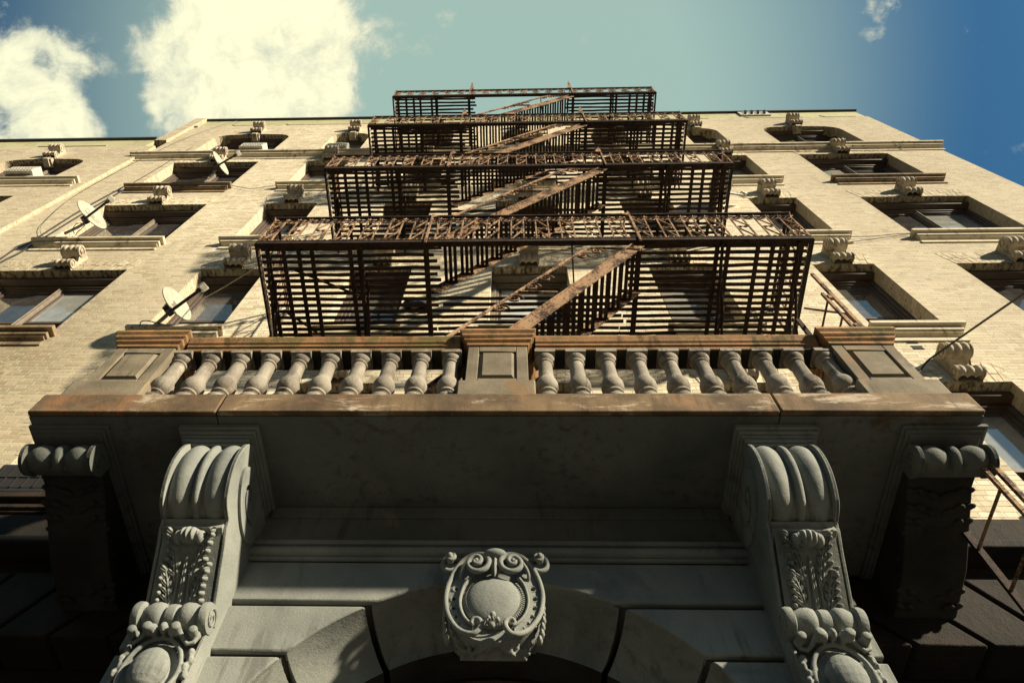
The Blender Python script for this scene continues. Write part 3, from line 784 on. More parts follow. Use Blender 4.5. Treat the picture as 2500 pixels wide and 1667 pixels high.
# ------------------------------------------------------------------ carved brackets
def bracket_cap(xc, hw, y0):
    m = MB()
    for k, (o, z0, z1) in enumerate(((.0,4.0,4.0435),(.016,3.975,3.9995),(.034,3.955,3.9745),(.045,3.925,3.9545),(.058,3.90,3.9245))):
        m.box(xc-hw+o, xc+hw-o, y0+o*1.1, PY-.001 if hw < .28 else PY, z0, z1)
    m.box(xc-hw+.10, xc+hw-.10, y0+.12, PY-.002, 3.80, 3.8995)
    return m
def fluted(t):
    a = abs(t)
    if a > .88: return .0
    if a > .19: 
        k = (a-.535)/.345; return -.042+.034*(1-k*k)
    if a > .135: return -.052
    return -.036+.028*sqrt(max(0, 1-(a/.135)**2))
def scroll_front(mb, prof, xc, hw, nx=44):
    P = [Vector((p[0], p[1])) for p in prof]; n = len(P)
    nr = []
    for i in range(n):
        t = (P[min(i+1, n-1)]-P[max(0, i-1)]).normalized(); nr.append(Vector((t.y, -t.x)))
    def fn(u, v):
        j = v*(n-1); i = min(int(j), n-2); f = j-i
        p = P[i]*(1-f)+P[i+1]*f; q = (nr[i]*(1-f)+nr[i+1]*f).normalized()
        t = u*2-1; d = fluted(t)
        return (xc+t*hw, p.x-q.x*d*-1 if False else p.x+q.x*d, p.y+q.y*d)
    mb.grid(fn, nx, (n-1)*2, flip=True)
def acanthus(mb, xc, hw, path):
    # two tiers of lobed leaves either side of a stem, cut in relief on the sunk panel
    P = smooth_path(path, 60)
    L = sum((b-a).length for a, b in zip(P, P[1:]))
    lob = []          # (x, t, dx, dt, half length, half width, height, groove)
    def finger(x, t, dx, dt, ln, w, h, g=.35):
        n = sqrt(dx*dx+dt*dt); lob.append((x, t, dx/n, dt/n, ln/2, w, h, g))
    g = hw/.175
    for s_ in (-1, 1):
        for (x0, t0, x1, t1, k, h0) in ((.050,.275,.118,.030,6,.030), (.062,.455,.112,.245,6,.030)):
            for i in range(k):
                f = i/(k-1); px = x0+(x1-x0)*f**1.4; pt = t0+(t1-t0)*f
                ln = .078-.020*f
                # outer fingers, each ending in a small curled knob
                ex_, et = .80-.35*f, -.62
                finger(s_*(px+.5*ln*ex_)*g, pt+.5*ln*et, s_*ex_, et, ln, .0135*g, h0+.012*f)
                kx = min(.166, px+.98*ln*ex_); finger(s_*kx*g, pt+.98*ln*et, s_*.3, -1, .028, .0125*g, h0+.020+.006*(i % 2), 0)
                # inner fingers
                if i < k-1: finger(s_*(px-.014)*g, pt-.012, -s_*.25, -1, .066, .0105*g, h0-.004)
            for f in np.linspace(0, 1, 9):
                px = x0+(x1-x0)*f**1.4; pt = t0+(t1-t0)*f
                finger(s_*px*g, pt, s_*(x1-x0), t1-t0, .075, .017*g, .024+.010*f, .5)
            finger(s_*(x1+.006)*g, max(.012, t1-.012), s_*.6, -.5, .05, .019*g, h0+.030, .2)
        finger(s_*.036*g, .36, s_*.015, .3, .30, .0085*g, .020, 0)
        finger(s_*.060*g, .165, s_*.3, -1, .10, .011*g, .022, .3)
    finger(0, .31, 0, 1, .36, .0135*g, .030, .25)
    A = np.array(lob)
    nx, nt = 120, 150
    X = np.linspace(-hw*.985, hw*.985, nx+1)[:, None]+np.zeros(nt+1)[None, :]; T_ = np.linspace(0, L, nt+1)[None, :]+np.zeros(nx+1)[:, None]
    H = np.full(X.shape, .003)
    for (x, t, dx, dt, a, b, h, gr) in A:
        u = (X-x)*dx+(T_-t)*dt; v = -(X-x)*dt+(T_-t)*dx
        d = (u/a)**2+(v/b)**2
        z = h*np.sqrt(np.clip(1-d, 0, 1))**.75
        z = z*(1-gr*np.exp(-(v/(b*.22))**2)*(d < 1))
        H = np.maximum(H, z)
    # curled leaf head
    d = (X/(.072*g))**2+((T_-.045)/.050)**2
    hd = (.088+.010*np.cos(X/g*2*pi/.030))*np.sqrt(np.clip(1-d, 0, 1))**.6
    for s_ in (-1, 1):
        d2 = ((X-s_*.066*g)/(.026*g))**2+((T_-.058)/.042)**2; hd = np.maximum(hd, .072*np.sqrt(np.clip(1-d2, 0, 1))**.6)
    H = np.maximum(H, hd)
    cum = [0]
    for a, b in zip(P, P[1:]): cum.append(cum[-1]+(b-a).length)
    def at_(x, t, out):
        i = min(max(int(np.searchsorted(cum, t))-1, 0), len(P)-2); f = (t-cum[i])/(cum[i+1]-cum[i]); p = P[i]*(1-f)+P[i+1]*f
        tg = (P[i+1]-P[i]).normalized(); n = Vector((tg.y, -tg.x)); n = -n if n.x > 0 else n
        return (xc+x, p.x+n.x*out, p.y+n.y*out)
    vs = [at_(X[i, k], T_[i, k], H[i, k]) for i in range(nx+1) for k in range(nt+1)]
    fs = [(i*(nt+1)+k, (i+1)*(nt+1)+k, (i+1)*(nt+1)+k+1, i*(nt+1)+k+1) for i in range(nx) for k in range(nt)]
    mb.add(vs, [f[::-1] for f in fs])
def cartouche_small(mb, xc, y, zt, w):
    # scrolled shield with a domed boss
    h = .21; zc = zt-.10-h*.75
    mb.blob((xc, y+.06, zc), ((w*.60,0,0),(0,.075,0),(0,0,h*.62)), 18)
    ringp = [(xc+w*.88*cos(a), y+.075-.02*abs(sin(a)), zc+h*.95*sin(a)) for a in np.linspace(radians(58), radians(482)-radians(0), 40)]
    mb.tube(ringp, .014, 8)
    mb.grid(lambda u, v: (xc+w*(.62+.26*v)*cos(radians(60+420*u)), y+.10-.035*v, zc+h*(.66+.29*v)*sin(radians(60+420*u))), 40, 3)
    mb.prism([(xc+w*.95*cos(a), zc+h*1.0*sin(a)) for a in np.linspace(0, 2*pi, 25)[:-1]], y+.09, PY+.04)
    # crest: three beads, S-curves and end curls
    for i in (-1, 0, 1): mb.blob((xc+i*w*.30, y+.01, zt-.045+.012*(i == 0)), ((w*.13,0,0),(0,.04,0),(0,0,.032)), 10)
    for s_ in (-1, 1):
        mb.tube([(xc+s_*w*q[0], y+.035+q[1], zt+q[2]) for q in ((.28,-.02,-.01),(.48,-.015,-.03),(.66,0,-.075),(.85,.01,-.105),(1.03,.015,-.09),(1.10,.02,-.045),(1.0,.02,-.015),(.88,.015,-.03),(.90,.01,-.06))], .0125, 8)
        mb.lathe([(.024,-.03),(.026,.03),(.014,.036),(.002,.038)], (0,0,0), 10, T=Matrix.Translation((xc+s_*w*.97, y+.02, zt-.05)) @ Matrix.Rotation(pi/2, 4, 'X'))
        mb.lathe([(.026,-.03),(.028,.03),(.016,.036),(.002,.038)], (0,0,0), 10, T=Matrix.Translation((xc+s_*w*.45, y-.005, zt-.05)) @ Matrix.Rotation(pi/2, 4, 'X'))
        mb.lathe([(.03,-.03),(.032,.02),(.018,.028),(.002,.03)], (0,0,0), 10, T=Matrix.Translation((xc+s_*w*.33, y+.03, zc-h*.80)) @ Matrix.Rotation(pi/2, 4, 'X'))
        for i in range(4): mb.blob((xc+s_*w*(1.0+.08*(i % 2)), y+.09, zt-.13-.045*i), ((.022,0,0),(0,.035,0),(0,0,.03)), 8)
    mb.blob((xc, y+.01, zc-h*.85), ((.035,0,0),(0,.035,0),(0,0,.03)), 10)
def spiral_band(mb, x, sgn, loops, th=.014):
    # raised band winding in as an oval; the gaps between the turns read as grooves
    for outer, inner in loops:
        n = len(outer)
        vs = []
        for d in (0, th):
            vs += [(x+sgn*d, p[0], p[1]) for p in outer]+[(x+sgn*d, p[0], p[1]) for p in inner]
        fs = []
        for i in range(n-1):
            f = [(2*n+i, 2*n+i+1, 3*n+i+1, 3*n+i), (i, i+1, 2*n+i+1, 2*n+i), (n+i, 3*n+i, 3*n+i+1, n+i+1)]
            fs += [q if sgn < 0 else q[::-1] for q in f]
        mb.add(vs, fs)
SC = smooth_path([(2.85,3.965),(2.785,3.93),(2.735,3.86),(2.713,3.77),(2.713,3.67),(2.735,3.575),(2.78,3.49),(2.845,3.42),(2.95,3.395)], 26)
PANEL = [(2.975,3.355),(3.045,3.265),(3.12,3.165),(3.195,3.07),(3.262,2.985)]
for xc, lab in ((-1.89, 'large carved scroll bracket on the left pier beside the arch, lit along its inner side'), (1.67, 'large carved scroll bracket on the right pier beside the arch, its inner side in shade')):
    hw = .205
    br = thing('scroll_bracket', lab, 'bracket', (xc, 3.4, 2.3), 'carved brackets under the balcony')
    m = MB()
    body = [(PY+.05,3.9)]+[(2.90,3.9)]+[(p.x, p.y) for p in SC[2:]]+[(2.966,3.375),(2.972,3.352)]+[(p[0]+.006, p[1]) for p in PANEL[1:]]+[(3.28,2.94),(3.28,2.4),(PY+.05,2.4)]
    # plain core, a little inside the carved skins
    core = [(PY+.05,3.9),(2.95,3.9)]+[(p.x+.052, p.y+.02) for p in SC[4:]]+[(3.02,3.375),(3.02,3.352)]+[(p[0]+.040, p[1]) for p in PANEL[1:]]+[(3.34,2.94),(3.34,2.4),(PY+.05,2.4)]
    m.prism(core, xc-hw+.02, xc+hw-.02, 'X')
    for s_ in (-1, 1):      # cheeks carry the rim
        a, c = xc+s_*hw, xc+s_*(hw-.022); m.prism(body, min(a, c), max(a, c), 'X')
    # lip between scroll and leaf panel
    m.prism([(2.94,3.400),(2.966,3.378),(2.955,3.342),(3.05,3.31),(3.05,3.400)], xc-hw+.0225, xc+hw-.0225, 'X')
    core_o = m.build('bracket_body', PORTAL, br, ang=30, bevel=.005, seg=2, bang=35)
    m = MB(); scroll_front(m, [(p.x, p.y) for p in SC], xc, hw-.004); 
    m.build('volute', PORTAL, br, ang=50)
    for s_ in (-1, 1):
        m = MB()
        # oval winding: long axis slopes down and back
        e1 = Vector((-.94,.34)); e2 = Vector((.34,.94))
        outer, inner = [], []
        N = 80; T = 1.75
        for i in range(N+1):
            a = 2*pi*T*i/N; k = 1-.90*i/N; wv = 1/T*.90
            R1, R2 = .295*k, .185*k
            ctr = Vector((3.035,3.69))
            outer.append(tuple(ctr+e1*R1*cos(a+pi*.95)+e2*R2*sin(a+pi*.95)))
            k2 = max(.03, k-wv*.78)
            inner.append(tuple(ctr+e1*.295*k2*cos(a+pi*.95)+e2*.185*k2*sin(a+pi*.95)))
        spiral_band(m, xc+s_*hw, s_, [(outer, inner)], .018)
        m.build('side_spiral', PORTAL, br, smooth=False)
    m = MB(); acanthus(m, xc, hw-.03, PANEL)
    m.build('acanthus_leaf', PORTAL, br, ang=60)
    # lower roll
    m = MB(); yr, zr, R = 3.245, 2.925, .078
    prof = [(r_, q_*.87) for r_, q_ in [(.06,-.245),(.082,-.243),(.090,-.225),(.088,-.195),(.062,-.180),(.068,-.165),(.083,-.13),(.086,-.09),(.078,-.06),(.058,-.047),(.058,-.04),(.074,-.028),(.077,0),(.074,.028),(.058,.04),(.058,.047),(.078,.06),(.086,.09),(.083,.13),(.068,.165),(.062,.180),(.088,.195),(.090,.225),(.082,.243),(.06,.245)]]
    T = Matrix.Translation((xc, yr, zr)) @ Matrix.Rotation(pi/2, 4, 'Y')
    m.lathe(prof, (0,0,0), 24, T=T)
    for s_ in (-1, 1):
        m.tube([(xc+s_*.215, yr+q[0], zr+q[1]) for q in spiral2((0,0), .066, .012, 0, 1.6, 26)], .007, 6)
    m.prism([(yr+.02,zr+.06),(yr+.02,zr-.08),(PY+.03,zr-.12),(PY+.03,zr+.1)], xc-.185, xc+.185, 'X')
    m.build('lower_roll', PORTAL, br, ang=45)
    m = MB(); cartouche_small(m, xc, 3.19, 2.85, .172)
    m.build('cartouche', PORTAL, br, remesh=.0058)
    bracket_cap(-1.92 if xc < 0 else 1.683, .265, 2.70).build('cap', PORTAL, br, bevel=.006)
# outer brackets: shorter scroll, long leaf-carved underside running back to the wall
SO = smooth_path([(2.95,3.99),(2.86,3.985),(2.80,3.96),(2.765,3.90),(2.77,3.84),(2.81,3.79),(2.875,3.775),(2.935,3.80)], 18)
for xc, lab in ((-2.93, 'shadowed scroll bracket hanging under the left end of the balcony slab'), (2.735, 'shadowed scroll bracket hanging under the right end of the balcony slab')):
    hw = .235
    br = thing('scroll_bracket', lab, 'bracket', (xc, 4.0, 3.6), 'carved brackets under the balcony')
    m = MB()
    und = [(2.98,3.90),(3.08,3.90),(3.34,3.80),(3.60,3.70),(3.85,3.66),(WY-.002,3.64)]
    m.prism([(2.93,3.99),(2.93,3.86)]+und+[(WY-.002,3.99)], xc-hw+.03, xc+hw-.03, 'X')
    m.build('bracket_body', DEEPSHADE, br, bevel=.008)  # shade under the slab end put into the body and leaf colour
    m = MB(); scroll_front(m, [(p.x, p.y) for p in SO], xc, hw)
    for s_ in (-1, 1):
        poly = [(p.x, p.y) for p in SO]+[(2.99,3.86),(2.99,3.99)]
        a, c = xc+s_*hw, xc+s_*(hw-.025); m.prism(poly, min(a, c), max(a, c), 'X')
        m.tube([(xc+s_*(hw+.002), 2.885+q[0], 3.885+q[1]) for q in spiral2((0,0), .06, .012, 1.0, 1.5, 26)], .006, 6)
    m.prism([(2.86,3.97),(2.82,3.93),(2.83,3.84),(2.90,3.81),(2.98,3.86),(2.98,3.98)], xc-hw+.03, xc+hw-.03, 'X')
    m.build('volute', SOFFIT, br, ang=40)
    m = MB()
    for s_ in (-1, 1):
        for i in range(9):
            y_ = 3.10+.095*i; z_ = 3.895-.028*i-.02*sin(i)
            leaf_lobe(m, (xc+s_*(hw-.09), y_+.05, z_+.01), (xc+s_*(hw-.018+.008*(i % 2)), y_-.02, z_-.012), .026, .022, (0,0,-1), 9)
            leaf_lobe(m, (xc+s_*(hw-.15), y_+.05, z_+.0), (xc+s_*(hw-.085), y_-.02, z_-.02), .026, .02, (0,0,-1), 9)
    for i in range(7):
        y_ = 3.12+.115*i; z_ = 3.885-.034*i
        for s_ in (-1, 1): leaf_lobe(m, (xc, y_+.05, z_-.01), (xc+s_*.085, y_-.02, z_-.02), .028, .02, (0,0,-1), 9)
    m.build('acanthus_leaf', DEEPSHADE, br, remesh=.010)
    m = bracket_cap(xc, .27, 2.70)
    c = MB()
    for k, (o, z0, z1) in enumerate(((.0,4.015,4.0435),(.02,4.0,4.0145),(.045,3.99,3.9995))): c.box(xc-hw-.03+o, xc+hw+.03-o, 2.70+o, WY-.002, z0, z1)
    c.build('cap', SOFFIT, br, bevel=.005)

# ------------------------------------------------------------------ fire escape
fe = thing('fire_escape', 'rusty iron fire escape with four slatted landings and zigzag stairs', 'fire escape', (.2, 4, 4.3))
LZ = [7.77, 11.05, 14.26, 17.46]; LX = [(-2.85,3.27),(-2.81,3.27),(-2.70,3.27),(-2.68,3.25)]; LH = [.86,.76,.78,.66]
FY = 2.80; WX0, WX1 = -.95, 1.40
ex, ey, ez = Vector((1,0,0)), Vector((0,1,0)), Vector((0,0,1))
def jit(a): return random.uniform(-a, a)
def railing(mb, P0, e, L, z, h, mirror=None):
    # P0 start (x,y), e unit direction, ornaments in the plane of e and z
    def p(s, q): return Vector((P0[0], P0[1], z+q))+e*s
    n = max(3, int(round(L/.144))); d = L/n
    mb.bar(p(-.02, h), p(L+.02, h), .035, .022, mi=1); mb.bar(p(0, h-.12), p(L, h-.12), .022, .014, mi=1); mb.bar(p(0, .04), p(L, .04), .024, .016, mi=1)
    top = h-.12; mid = .04+(top-.04)*.52
    for i in range(n+1):
        s = i*d
        mb.bar(p(s, .02), p(s+jit(.003), top), .016, .012)
        # leaf sprig between the two upper rails
        for k in (-1, 1):
            mb.tube([p(s, top+.01), p(s+k*.025, top+.035), p(s+k*.05, top+.05)], [.008,.009,.003], 4)
            mb.tube([p(s, top+.02), p(s+k*.012, top+.06), p(s+k*.02, top+.095)], [.007,.008,.003], 4)
        if i == n: break
        lo = (s < L/2) if mirror is None else mirror
        a, b = (s, s+d) if lo else (s+d, s)
        c1 = Vector(e)
        # scrolls hanging under the second rail and standing on the lower one
        mb.ring(p(s+d*.30, top-.035), .026, .006, e, ez, 9, 4); mb.ring(p(s+d*.70, top-.035), .026, .006, e, ez, 9, 4)
        mb.ring(p(s+d*.5, top-.012), .06, .006, e, -ez, 8, 4, 0, pi)
        mb.ring(p(s+d*.28, .04+.03), .024, .006, e, ez, 8, 4); mb.ring(p(s+d*.72, .04+.03), .024, .006, e, ez, 8, 4)
        if i % 2 == 0:
            mb.bar(p(a, .06), p(b, mid-.02), .014, .010); mb.bar(p(a, mid+.03), p(b, top-.02), .014, .010)
            mb.ring(p(s+d*.30, mid), .024, .006, e, ez, 8, 4); mb.ring(p(s+d*.70, mid), .024, .006, e, ez, 8, 4)
            mb.bar(p(s, mid+.01), p(s+d, mid+.01), .010, .008)
def slats(mb, x0, x1, ys, z):
    for y in ys:
        # slightly bowed, rust eaten edges
        n = max(2, int((x1-x0)/.25)); e0, e1 = (jit(.05), jit(.05)) if x1-x0 > 1.4 and x0 < 1.45 else (0, 0)
        if x0 < -2: e0 = 0
        if x1 > 3: e1 = 0
        pts = [Vector((x0+e0+(x1+e1-x0-e0)*i/n, y+jit(.006), z+jit(.006))) for i in range(n+1)]
        for a, b in zip(pts, pts[1:]): mb.bar(a, b+(b-a).normalized()*.004, .042+jit(.003), .008)
YS = [2.878+.0765*i for i in range(15)]
for k, z in enumerate(LZ):
    x0, x1 = LX[k]
    m = MB()
    ya = [y for y in YS if y < 3.46]; yb = [y for y in YS if y >= 3.46]
    slats(m, x0+.04, WX0+.12, YS, z+.03); slats(m, WX1-.12, x1-.04, YS, z+.03)
    if k < 3: slats(m, WX0+.12, WX1-.12, yb, z+.03)
    # edge beams
    m.box(x0, x1, FY-.008, FY+.008, z, z+.055); m.box(x0, x1, FY+.008, FY+.05, z+.001, z+.012)
    for x in (x0, x1): m.box(x-.012, x+.012, FY, WY-.001, z, z+.075)
    for x in (WX0, WX1): m.box(x-.03, x+.03, FY, WY-.001, z+.005, z+.018); m.box(x-.006, x+.006, FY, WY-.001, z+.018, z+.06)
    for x in (x0+.30, x0+.47, WX0-.85, WX0-.75, WX1+.85, WX1+.97, x1-.26, x1-.42, x0+.12, x0+.62, x1-.11, x1-.58): m.box(x-.024, x+.024, FY+.01, WY-.001, z+.004, z+.016)
    lab = m.build('landing', IROND, fe, smooth=False)
    m = MB()
    railing(m, (x0, FY), ex, x1-x0, z+.03, LH[k])
    railing(m, (x0, FY), ey, WY-FY-.03, z+.03, LH[k], True); railing(m, (x1, FY), ey, WY-FY-.03, z+.03, LH[k], True)
    m.build('railing', [IRON, IROND], lab, ang=45)
    # posts with pointed stay plates at the stair opening
    for x, s_ in ((WX0, 1), (WX1, -1)):
        m = MB(); t = z+LH[k]; sp_ = (.06,.25,.58,1.0)[k]
        m.box(x-.012, x+.012, FY-.028, FY-.010, z-.05, t+sp_)
        vs = [(x-.008, FY-.02, t+.26),(x-.008, FY-.02, t+.0),(x+s_*.10, FY+.18, t-.0)]
        m.prism([(x, t+sp_+.06),(x, t-.05),(x+s_*.012, t-.05),(x+s_*.085, t+.0),(x+s_*.016, t+sp_)], FY-.030, FY-.018)
        m.tube([(x, FY-.02, t+min(.2, sp_)),(x+s_*.04, FY+.10, t+.08),(x+s_*.05, FY+.20, t-.03)], .012, 6)
        m.build('post', IRON, lab)
    # curved support brackets under the landing
    for x in (x0+.12, WX0-.72, WX1+.90, x1-.16):
        m = MB()
        m.tube([(x+jit(.01), FY+.03+(WY-FY-.035)*t, z-.01-.24*t**1.6+jit(.006)) for t in np.linspace(0, 1, 12)], [.020+jit(.003) for _ in range(12)], 7)
        m.tube([(x+.045+jit(.01), 3.25+(WY-3.255)*t, z-.01-.40*t**1.3+jit(.006)) for t in np.linspace(0, 1, 9)], .016, 6)
        m.build('support_bracket', IROND, lab, ang=60)
    # tie rod up to the wall
    m = MB(); m.bar((.66, FY+.02, z+.02), (.84, WY-.002, z+1.55), .02); m.box(.79, .89, WY-.012, WY-.001, z+1.47, z+1.6); m.build('tie_rod', IROND, lab)
# stairs
def stair(xb, zb, xt, zt, y0=2.85, y1=3.40):
    d = Vector((xt-xb, 0, zt-zb)); L = d.length; dn = d.normalized(); up = Vector((-dn.z, 0, dn.x))
    st = bpy.data.objects.new('stair', None); C.objects.link(st); adopt(st, fe)
    for y in (y0, y1):
        m = MB(); n = 10
        for i in range(n):
            a = Vector((xb, y, zb))+d*(i/n); b = Vector((xb, y, zb))+d*((i+1)/n)
            m.bar(a, b, .012, .122, up=up)
            m.bar(a+up*.061-Vector((0,.012,0)), b+up*.061-Vector((0,.012,0)), .03, .012, up=up)
        m.build('stringer', IRON, st, smooth=False)
    n = int((zt-zb)/.235)
    for i in range(1, n):
        c = Vector((xb, 0, zb))+d*(i/n)
        t = MB()
        for k in (-1, 0, 1): t.box(c.x+k*.056-.019, c.x+k*.056+.019, y0+.008, y1-.008, c.z-.006, c.z+.004)
        for y in (y0+.02, y1-.02): t.box(c.x-.085, c.x+.085, y-.012, y+.012, c.z-.018, c.z-.0065)
        t.build('tread', IROND, st, smooth=False)
    h = MB(); y = y0-.01
    def q(s, o): return Vector((xb, y, zb))+d*s+ez*o
    top = q(.73, .80)
    pts = [q(.02, .78), q(.2, .79), q(.5, .80), q(.70, .80)]
    pts += [top+ex*.06-ez*.0+ez*.03, top+ex*.16+ez*.02, Vector((xt-.12, y, top.z+.0)), Vector((xt-.02, y, top.z-.04))]
    h.tube(pts, .017, 6)
    # flat strut with scrollwork
    a = q(.40, .80); b = q(.57, .12); b = Vector((b.x, y, a.z-.03))
    h.bar(a, b, .03, .014)
    for s, sg in ((.30,1),(.36,1),(.44,-1),(.50,-1)):
        c = q(s, .80)+Vector((.075 if sg > 0 else .06, 0, -.075 if sg > 0 else -.02))
        if sg > 0: c = q(s, .80)+Vector((.07,0,-.02))
        h.tube([(c.x+(.078-.062*i/26)*cos(2*pi*1.4*i/26), y, c.z+(.078-.062*i/26)*sin(2*pi*1.4*i/26)) for i in range(27)], .012, 5)
    for i, s in enumerate((.68, .74)):
        c = q(s, .80)+Vector((.07+.03*i, 0, -.05-.06*i))
        h.tube([(c.x+(.066-.052*i2/26)*cos(2*pi*1.4*i2/26), y, c.z+(.066-.052*i2/26)*sin(2*pi*1.4*i2/26)) for i2 in range(27)], .012, 5)
    h.bar(q(.45, .09), q(.45, .80)-ez*.02, .016) if False else None
    h.build('handrail', IRON, st, ang=50)
    return st
stair(-.85, 4.30, 1.40, LZ[0])
for k in range(3): stair(-.88, LZ[k]+.02, 1.38, LZ[k+1])
# drop ladder at the right end of the lowest landing
m = MB()
for k, (x, y, w_, z0, z1) in enumerate(((2.95,2.85,.030,.9,6.9),(2.885,2.86,.026,.9,6.45),(2.915,3.37,.045,.9,6.95))):
    m.box(x-w_/2, x+w_/2, y-.012, y+.012, z0, z1, k//2)
lad = m.build('drop_ladder', [IRON, IROND], fe)
for i in range(16):
    z = 1.25+.34*i
    m = MB(); m.tube([(2.905,2.86,z),(2.905,3.37,z)], .011, 6); m.build('rung', IRON, lad)
m = MB()
for z in (6.35, 5.75, 3.2): m.box(2.90, 2.94, 2.84, 2.87, z-.035, z+.035)
m.tube([(3.2,3.5,7.5),(3.02,2.95,6.2),(2.96,2.86,5.4)], .012, 6)
m.build('clamp', IRON, lad)

# ------------------------------------------------------------------ satellite dishes
def dish(label, loc, nrm, dia, arm=.42, mats=(DISHM, DARKM), mark=1, roll=0.0, pipe=(0,.12,-.32)):
    n = Vector(nrm).normalized()
    root = bpy.data.objects.new('satellite_dish', None); C.objects.link(root); root.location = loc
    q = n.to_track_quat('Z', 'Y'); 
    x_, y_ = q @ ex, q @ ey
    # local frame: Z out of the dish, Y as high as possible
    up = (ez-n*ez.dot(n)).normalized(); sd = up.cross(n)
    B = Matrix((sd, up, n)).transposed().to_4x4()
    root.rotation_euler = (B @ Matrix.Rotation(roll, 4, 'Z')).to_euler()
    tag(root, label, 'satellite dish', 'satellite dishes on the facade')
    R = dia/2; m = MB(); N = 40
    def pt(r, a, off): return (r*cos(a)*.92, r*sin(a), .16*(r*r)/R+off)
    rs = [0, .3, .55, .78, 1]
    vs = [pt(0,0,0)]+[pt(R*r, 2*pi*k/N, 0) for r in rs[1:] for k in range(N)]
    fs = [(0, 1+k, 1+(k+1) % N) for k in range(N)]
    for i in range(3):
        for k in range(N): fs.append((1+i*N+k, 1+(i+1)*N+k, 1+(i+1)*N+(k+1) % N, 1+i*N+(k+1) % N))
    o = len(vs); vs += [(v[0]*1.0, v[1], v[2]-.012) for v in vs]
    fs += [tuple(j+o for j in f[::-1]) for f in fs[:]]
    fs += [(1+3*N+k, o+1+3*N+k, o+1+3*N+(k+1) % N, 1+3*N+(k+1) % N) for k in range(N)]
    m.add(vs, fs)
    d = m.build('reflector', mats[0], None, ang=40); d.parent = root
    m = MB()
    m.bar((0,-R*.98,.02),(0,-R*.62,arm*.98), .05, .035, up=(1,0,0)); m.bar((0,-R*1.0,.03),(0,-R*.55,-.07), .05, .05, up=(1,0,0))
    m.box(-.07, .07, -.12, .10, -.10, -.013)
    a = m.build('feed_arm', mats[1], None, bevel=.004); a.parent = root
    m = MB(); T = Matrix.Translation((0,-R*.55,arm)) @ Matrix.Rotation(radians(-28), 4, 'X')
    m.box(-.05, .05, -.045, .055, -.0, .085, 0, T)
    m.lathe([(.02,-.05),(.028,-.045),(.03,-.002),(.022,.002)], (0,.02,0), 14, 1, T)
    h = m.build('feed_horn', [WHITE, DARKM], None, bevel=.008); h.parent = root
    m = MB()
    c = Vector((0,-.01,-.07)); iv = B.to_3x3().transposed()
    e1 = c; e2 = c+iv @ Vector((0,pipe[1],-.04)); e3 = c+iv @ Vector(pipe); 
    m.tube([e1, c+iv @ Vector((0,pipe[1]*.4,-.02)), c+iv @ Vector((pipe[0]*.6,pipe[1]*.85,pipe[2]*.35)), e3], .024, 10)
    p_ = m.build('mast', GALV, None, ang=50); p_.parent = root
    if mark:
        m = MB()
        def onr(x, y): return (x, y, .16*(x*x+y*y)/R+.004)
        if mark == 1:
            pl = [(-.05,.06),(.035,.06),(.055,.0),(.02,-.07),(-.045,-.07),(-.02,.0)]
            m.add([onr(*q_) for q_ in pl], [tuple(range(len(pl)-1, -1, -1))])
            lg = m.build('emblem', plain('emblem_grey', (.17,.14,.11), .5, obj=True), None)
        else:
            for st_ in ([(-.16,.10),(-.13,.15),(-.08,.14),(-.06,.08),(-.09,.03),(-.15,.04),(-.16,.10)], [(-.04,.12),(-.02,.03)], [(.0,.12),(.06,.13),(.07,.08),(.01,.07),(.03,.03),(.09,.04)], [(.12,.13),(.13,.03)], [(.13,.08),(.19,.08)], [(.20,.13),(.19,.03)], [(-.15,.0),(.20,.0)]):
                m.tube([onr(a_*.8, b_*.9) for a_, b_ in st_], .004, 4)
            lg = m.build('emblem', mats[0], None)
        lg.parent = root
    return root
dish('pale satellite dish with a dark emblem on a pipe at the lowest left window sill', (-4.12, 3.72, 8.17), (.84,-.50,.22), .52, mark=1, pipe=(-.10,.10,-.30))
dish('larger beige satellite dish with a square white feed on the wide left window sill', (-6.93, 3.68, 11.62), (.80,-.54,.26), .62, arm=.46, mark=2, pipe=(-.2,.12,-.36))
dish('small white satellite dish tilted in front of the upper left wide window', (-5.88, 3.62, 14.78), (.88,-.42,.24), .56, mark=1, pipe=(-.05,.15,-.38))
dish('grey satellite dish half hidden behind the slats of the second landing', (3.62, 3.68, 12.95), (.90,.30,.30), .62, mats=(DISH2, GALV), mark=0, pipe=(-.1,.1,-.4))
dish('white satellite dish edge peeking over the roof parapet', (6.42, 4.5, 21.86), (.8,-.3,.5), .6, mark=0, pipe=(0,.0,-.5))

# ------------------------------------------------------------------ air conditioners
def air_con(label, cx, zb, w_, h_, yf, yb, mat=WHITE, tilt=.05):
    a = thing('air_conditioner', label, 'air conditioner', (cx, (yf+yb)/2, zb), 'window air conditioners')
    x0, x1 = cx-w_/2, cx+w_/2
    m = MB(); m.box(x0, x1, yf, yb, zb, zb+h_); bd = m.build('casing', mat, a, bevel=.012)
    m = MB(); t = .05
    m.box(x0+t, x1-t, yf-.004, yf-.0005, zb+t, zb+h_-t); m.build('grille', GRILLE if mat == WHITE else VOID, a)
    m = MB()
    nb_ = 8
    for i in range(nb_+1): m.box(x0+t+(w_-2*t)*i/nb_-.006, x0+t+(w_-2*t)*i/nb_+.006, yf-.012, yf-.0045, zb+t, zb+h_-t)
    m.box(x0+t, x1-t, yf-.014, yf-.012, zb+h_/2-.008, zb+h_/2+.008)
    m.build('grille_bars', mat, a)
    m = MB(); m.box(x0+t, x1-t, yf+.06, yb-.03, zb-.006, zb-.0005); m.build('drip_tray', GRILLE, a)
    return a
air_con('white grilled air conditioner in the wide top storey window at left', -5.98, 17.05, .56, .36, 3.78, 4.3)
